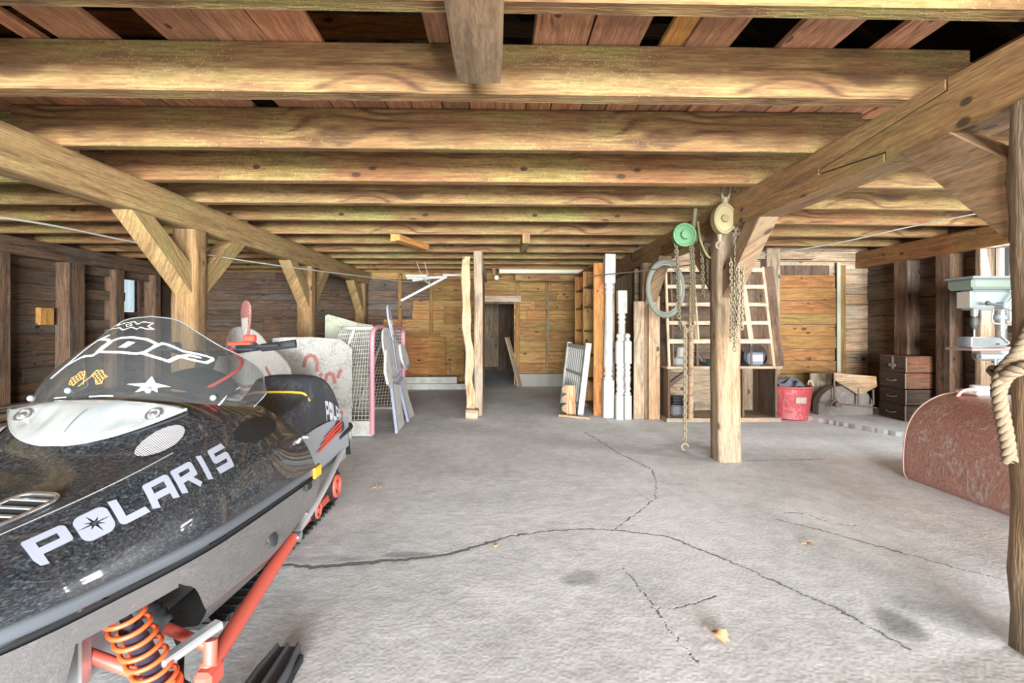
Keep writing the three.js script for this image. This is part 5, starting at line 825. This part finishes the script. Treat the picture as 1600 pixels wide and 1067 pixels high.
{
  const mBox = woodMats(tDark, [[0.5, 0.47, 0.45]])[0], iron = flat(150, 146, 138, 0.4, 0.6), reddish = woodMats(tDark, [[1.35, 0.85, 0.66]])[0], edge = flat(128, 118, 106, 0.7);
  const names = ['topmost dark wooden drawer of the stack, with a reddish side', 'second drawer from the top of the dark drawer stack', 'third drawer from the top of the dark drawer stack', 'lowest drawer of the dark drawer stack, on the concrete'];
  for (let k = 0; k < 4; k++) {
    const y = 0.05 + k * 0.2, j = rr(-0.015, 0.015), t = thing('wooden_drawer', names[3 - k], 'drawer', [5.0 + j, y, 6.18 + rr(-0.01, 0.02)], 0, 'stacked dark drawers'), W = 0.44, L = 0.44, H = 0.19;
    mesh('front', span(0, 0.02, 0, H, 0, L), mBox, t); mesh('side', span(0.02, W, 0, H, 0, 0.018), k > 1 ? reddish : mBox, t); mesh('side', span(0.02, W, 0, H, L - 0.018, L), mDark[1], t); mesh('back', span(W - 0.018, W, 0, H, 0.018, L - 0.018), mDark[1], t); mesh('bottom', span(0.02, W - 0.018, 0, 0.012, 0.018, L - 0.018), mDark[1], t); if (k === 3) mesh('lid', span(-0.005, W + 0.004, H, H + 0.012, -0.004, L + 0.004), mDark[2], t);
    if (k < 3) mesh('handle', tube([V(-0.002, 0.1, 0.14), V(-0.025, 0.09, 0.16), V(-0.03, 0.085, 0.22), V(-0.025, 0.09, 0.28), V(-0.002, 0.1, 0.3)], 0.006, 24, 6), iron, t); else mesh('hasp', merge([span(-0.008, 0, 0.03, 0.19, 0.2, 0.23), span(-0.016, -0.006, 0.06, 0.1, 0.16, 0.27)]), iron, t);
    mesh('corner_strip', span(-0.003, 0.012, 0, H, -0.003, 0.012), edge, t);
  }
}
// ---------------------------------------------------------------- fuel tank
{
  const t = thing('fuel_tank', 'rusty red fuel tank with rounded top on the concrete', 'tank', [3.26, 0, 2.5]);
  const prof = [[0.02, 0.0], [0.0, 0.03], [0.0, 0.28], [0.03, 0.42], [0.11, 0.55], [0.25, 0.645], [0.4, 0.685], [0.55, 0.7], [0.7, 0.685], [0.85, 0.645], [0.99, 0.55], [1.07, 0.42], [1.1, 0.28], [1.1, 0.03], [1.08, 0.0]], L = 1.56;
  const tex = worn(461, [138, 98, 86], [150, 138, 130], { amount: 0.7, grain: 0.16, cell: 16, fine: 0.6, scratches: 50 });
  const m = new THREE.MeshPhysicalMaterial({ map: tex, roughness: 0.5, clearcoat: 0.25, clearcoatRoughness: 0.4, side: THREE.DoubleSide });
  const curve = new THREE.CatmullRomCurve3(prof.map(([x, y]) => new THREE.Vector3(x, y, 0)), false, 'centripetal').getPoints(64);
  const at = (u) => curve[Math.round(u * 64)];
  const body = grid((u, v) => { const p = at(u), e = Math.min(v, 1 - v) < 0.02 ? 0.985 : 1; return V(0.55 + (p.x - 0.55) * e, p.y * e, lerp(0, L, v)); }, 64, 50); mesh('shell', body, m, t);
  for (const d of [0, L]) mesh('end_plate', grid((u, v) => { const p = at(u); return V(lerp(0.55, p.x * 0.985 + 0.008, v), lerp(0.3, p.y * 0.985, v), d + (d ? 1 : -1) * 0.02 * (1 - v * v)); }, 64, 6), m, t);
  for (const d of [0.02, L - 0.02]) mesh('weld_seam', new THREE.TubeGeometry(new THREE.CatmullRomCurve3(prof.map(([x, y]) => V(0.55 + (x - 0.55) * 1.004, y * 1.002 + 0.002, d))), 80, 0.006, 6), m, t);
  const fit = mesh('filler_plate', box(0.24, 0.03, 0.2, { c: 0.01, at: [0.52, 0.705, L - 0.13] }), flat(206, 204, 200, 0.45, 0.3), t); mesh('cap', rod(V(0.52, 0.715, L - 0.13), V(0.52, 0.755, L - 0.13), 0.07, 0.065, 24), flat(200, 198, 194, 0.4, 0.3), fit);
  mesh('handle', tube([V(0.34, 0.665, L - 0.12), V(0.36, 0.71, L - 0.14), V(0.42, 0.73, L - 0.16), V(0.48, 0.71, L - 0.2)], 0.012, 30, 8), flat(216, 140, 128, 0.5), t);
}
// ---------------------------------------------------------------- drill press
{
  const t = thing('drill_press', 'grey-green pillar drill by the window on the right wall', 'drill press', [4.92, 0, 4.9]), grn = flat(104, 114, 105, 0.5), gry = flat(118, 126, 127, 0.45), steel = flat(190, 192, 192, 0.25, 0.85), dark = flat(60, 62, 62, 0.6);
  mesh('base_plate', span(-0.32, 0.16, 0, 0.05, -0.16, 0.16), dark, t); mesh('column', rod(V(0, 0.05, 0), V(0, 1.52, 0), 0.045, 0.045, 24), steel, t);
  const cover = mesh('belt_cover', box(0.78, 0.11, 0.3, { c: 0.03, at: [-0.03, 1.63, 0] }), grn, t); mesh('cover_lid', box(0.8, 0.02, 0.32, { c: 0.008, at: [-0.03, 1.69, 0] }), gry, cover);
  mesh('head', box(0.4, 0.2, 0.18, { c: 0.03, at: [-0.16, 1.48, 0] }), gry, t); mesh('front_plate', box(0.02, 0.16, 0.15, { at: [-0.37, 1.48, 0] }), flat(160, 150, 140, 0.5), t);
  mesh('quill', rod(V(-0.27, 1.4, 0), V(-0.27, 1.32, 0), 0.03, 0.026, 18), steel, t); mesh('chuck', lathe([[0.01, 0], [0.026, 0.03], [0.034, 0.05], [0.034, 0.1], [0.024, 0.115], [0.02, 0.14]], 20).translate(-0.27, 1.19, 0), dark, t); mesh('drill_bit', rod(V(-0.27, 1.19, 0), V(-0.27, 1.1, 0), 0.008, 0.006, 8), steel, t);
  const hub = mesh('feed_hub', rod(V(-0.12, 1.42, -0.09), V(-0.12, 1.42, -0.17), 0.035, 0.03, 18), gry, t);
  for (const a of [0.95, 3.05, 5.5]) { const e = V(-0.12 + Math.cos(a) * 0.2, 1.42 + Math.sin(a) * 0.2, -0.19); const s = mesh('feed_handle', rod(V(-0.12, 1.42, -0.16), e, 0.009), steel, t); const b = new THREE.SphereGeometry(0.022, 12, 8); b.translate(e.x, e.y, e.z); mesh('knob', b, dark, s); }
  mesh('motor', rod(V(0.24, 1.28, 0), V(0.24, 1.56, 0), 0.09, 0.09, 24), flat(120, 134, 124, 0.5), t); mesh('motor_bracket', span(0.05, 0.3, 1.5, 1.56, -0.06, 0.06), dark, t);
  mesh('table', merge([box(0.42, 0.03, 0.3, { c: 0.008, at: [-0.22, 1.0, 0] }), rod(V(-0.25, 0.94, 0), V(0.02, 0.94, 0), 0.055, 0.06, 18)]), flat(136, 118, 112, 0.5, 0.2), t); mesh('table_clamp', merge([rod(V(0.0, 0.86, 0), V(0, 1.02, 0), 0.07, 0.07, 20), rod(V(-0.3, 0.93, -0.08), V(-0.05, 0.93, -0.08), 0.03)]), flat(130, 138, 138, 0.5), t); mesh('crank', rod(V(-0.16, 0.93, -0.1), V(-0.17, 0.7, -0.11), 0.01), steel, t);
  mesh('column_collar', rod(V(0, 1.29, 0), V(0, 1.33, 0), 0.065, 0.065, 20), gry, t);
  mesh('cable', tube([V(-0.15, 1.38, -0.07), V(-0.16, 1.26, -0.08), V(-0.05, 1.23, -0.1), V(-0.1, 1.14, -0.1), V(-0.02, 1.06, -0.1), V(-0.14, 1.05, -0.12)], 0.007, 50, 6), flat(150, 148, 146, 0.5), t);
  tag(mesh('parts_box', box(0.34, 0.1, 0.16, { c: 0.006, at: [4.72, 1.067, 4.9] }), new THREE.MeshStandardMaterial({ map: worn(471, [96, 100, 100], [190, 190, 198], { amount: 0.8, cell: 3, fine: 0.1 }), roughness: 0.7 })), 'small printed carton on the drill table', 'box');
}
// ---------------------------------------------------------------- rope on the near post: three twisted strands
function ropeGeo(pts, r, pitch) {
  const c = new THREE.CatmullRomCurve3(pts, false, 'centripetal'), L = c.getLength(), n = Math.ceil(L / (pitch / 10)), fr = c.computeFrenetFrames(n), out = [];
  for (let s = 0; s < 3; s++) { const q = []; for (let k = 0; k <= n; k++) { const p = c.getPointAt(k / n), a = k / n * L / pitch * 6.2832 + s * 2.0944; q.push(p.clone().addScaledVector(fr.normals[k], Math.cos(a) * r * 0.5).addScaledVector(fr.binormals[k], Math.sin(a) * r * 0.5)); } out.push(new THREE.TubeGeometry(new THREE.CatmullRomCurve3(q), n, r * 0.56, 7)); }
  return merge(out);
}
{
  const m = new THREE.MeshStandardMaterial({ map: worn(481, [118, 102, 82], [96, 80, 62], { amount: 0.5, grain: 0.3, cell: 20 }), roughness: 0.95, side: THREE.DoubleSide });
  const t = thing('thick_rope', 'thick hemp rope knotted around the rough pole post', 'rope', [2.0, 0, 1.85]);
  mesh('strand', ropeGeo([V(0.02, 1.62, -0.13), V(0.0, 1.5, -0.13), V(-0.04, 1.4, -0.1), V(-0.08, 1.24, -0.06), V(-0.1, 1.12, -0.02), V(-0.13, 1.06, 0.0), V(-0.15, 1.0, 0.0), V(-0.14, 0.9, 0.0), V(-0.12, 0.8, 0.0), V(-0.11, 0.72, 0.0)], 0.024, 0.085), m, t);
  mesh('strand', ropeGeo([V(-0.12, 0.96, 0.04), V(-0.14, 1.05, -0.03), V(-0.1, 1.08, -0.1), V(-0.03, 1.05, -0.15), V(0.06, 1.02, -0.16), V(0.14, 1.01, -0.13), V(0.17, 1.01, 0.0), V(0.12, 1.02, 0.11), V(-0.02, 1.04, 0.12), V(-0.11, 1.05, 0.06)], 0.024, 0.085), m, t);
}
// ---------------------------------------------------------------- cords, leaves
tag(mesh('clothes_line', tube([V(-3.6, 1.87, 2.9), V(-3.04, 1.884, 3.2), V(-2.86, 1.885, 4.2), V(-2.55, 1.89, 5.4), V(-2.0, 1.93, 7.2), V(-1.53, 1.986, 8.8), V(-1.2, 2.05, 9.3)], 0.008, 80, 6), flat(146, 142, 133, 0.8)), 'pale cord strung along the left posts above the windshield', 'cord');
tag(mesh('clothes_line', tube([V(1.2, 1.9, 6.9), V(1.7, 1.87, 5.9), V(2.33, 1.86, 4.6), V(3.0, 1.96, 4.45), V(3.5, 2.07, 4.3), V(4.3, 2.22, 4.1)], 0.007, 80, 6), flat(104, 98, 88, 0.8)), 'grey cord strung across the right bay from the pale post', 'cord');
{
  const m = new THREE.MeshStandardMaterial({ map: worn(491, [176, 132, 98], [206, 172, 140], { amount: 0.6, cell: 6 }), roughness: 0.8, side: THREE.DoubleSide });
  const leaf = (x, d, s, a, label) => { const g = grid((u, v) => { const w = Math.sin(v * Math.PI) * (0.55 + 0.25 * Math.abs(Math.sin(v * 9))) * 0.5, q = u * 2 - 1; return new THREE.Vector3(q * w * s, s * (0.06 + 0.3 * q * q * w + 0.12 * Math.sin(v * 5)), (v - 0.5) * s); }, 10, 14); const t = thing('dry_leaf', label, 'leaf', [x, 0, d], a, 'dry leaves on the concrete'); mesh('blade', g, m, t); mesh('stalk', tube([V(0, 0.06 * s, s * 0.48), V(0.05 * s, 0.1 * s, s * 0.7), V(0.02 * s, 0.02 * s, s * 0.9)], 0.002, 10, 5), m, t); };
  leaf(0.864, 1.98, 0.09, 0.5, 'largest curled brown leaf, beside the long thin score line'); leaf(1.747, 2.82, 0.06, 1.4, 'brown leaf near the crack in front of the pale post'); leaf(-0.912, 3.92, 0.06, 2.2, 'flat brown leaf between the snowmobile and the aisle'); leaf(-0.02, 2.84, 0.035, 0.2, 'tiny reddish leaf lying in the long floor crack');
}
renderer.render(scene, camera);
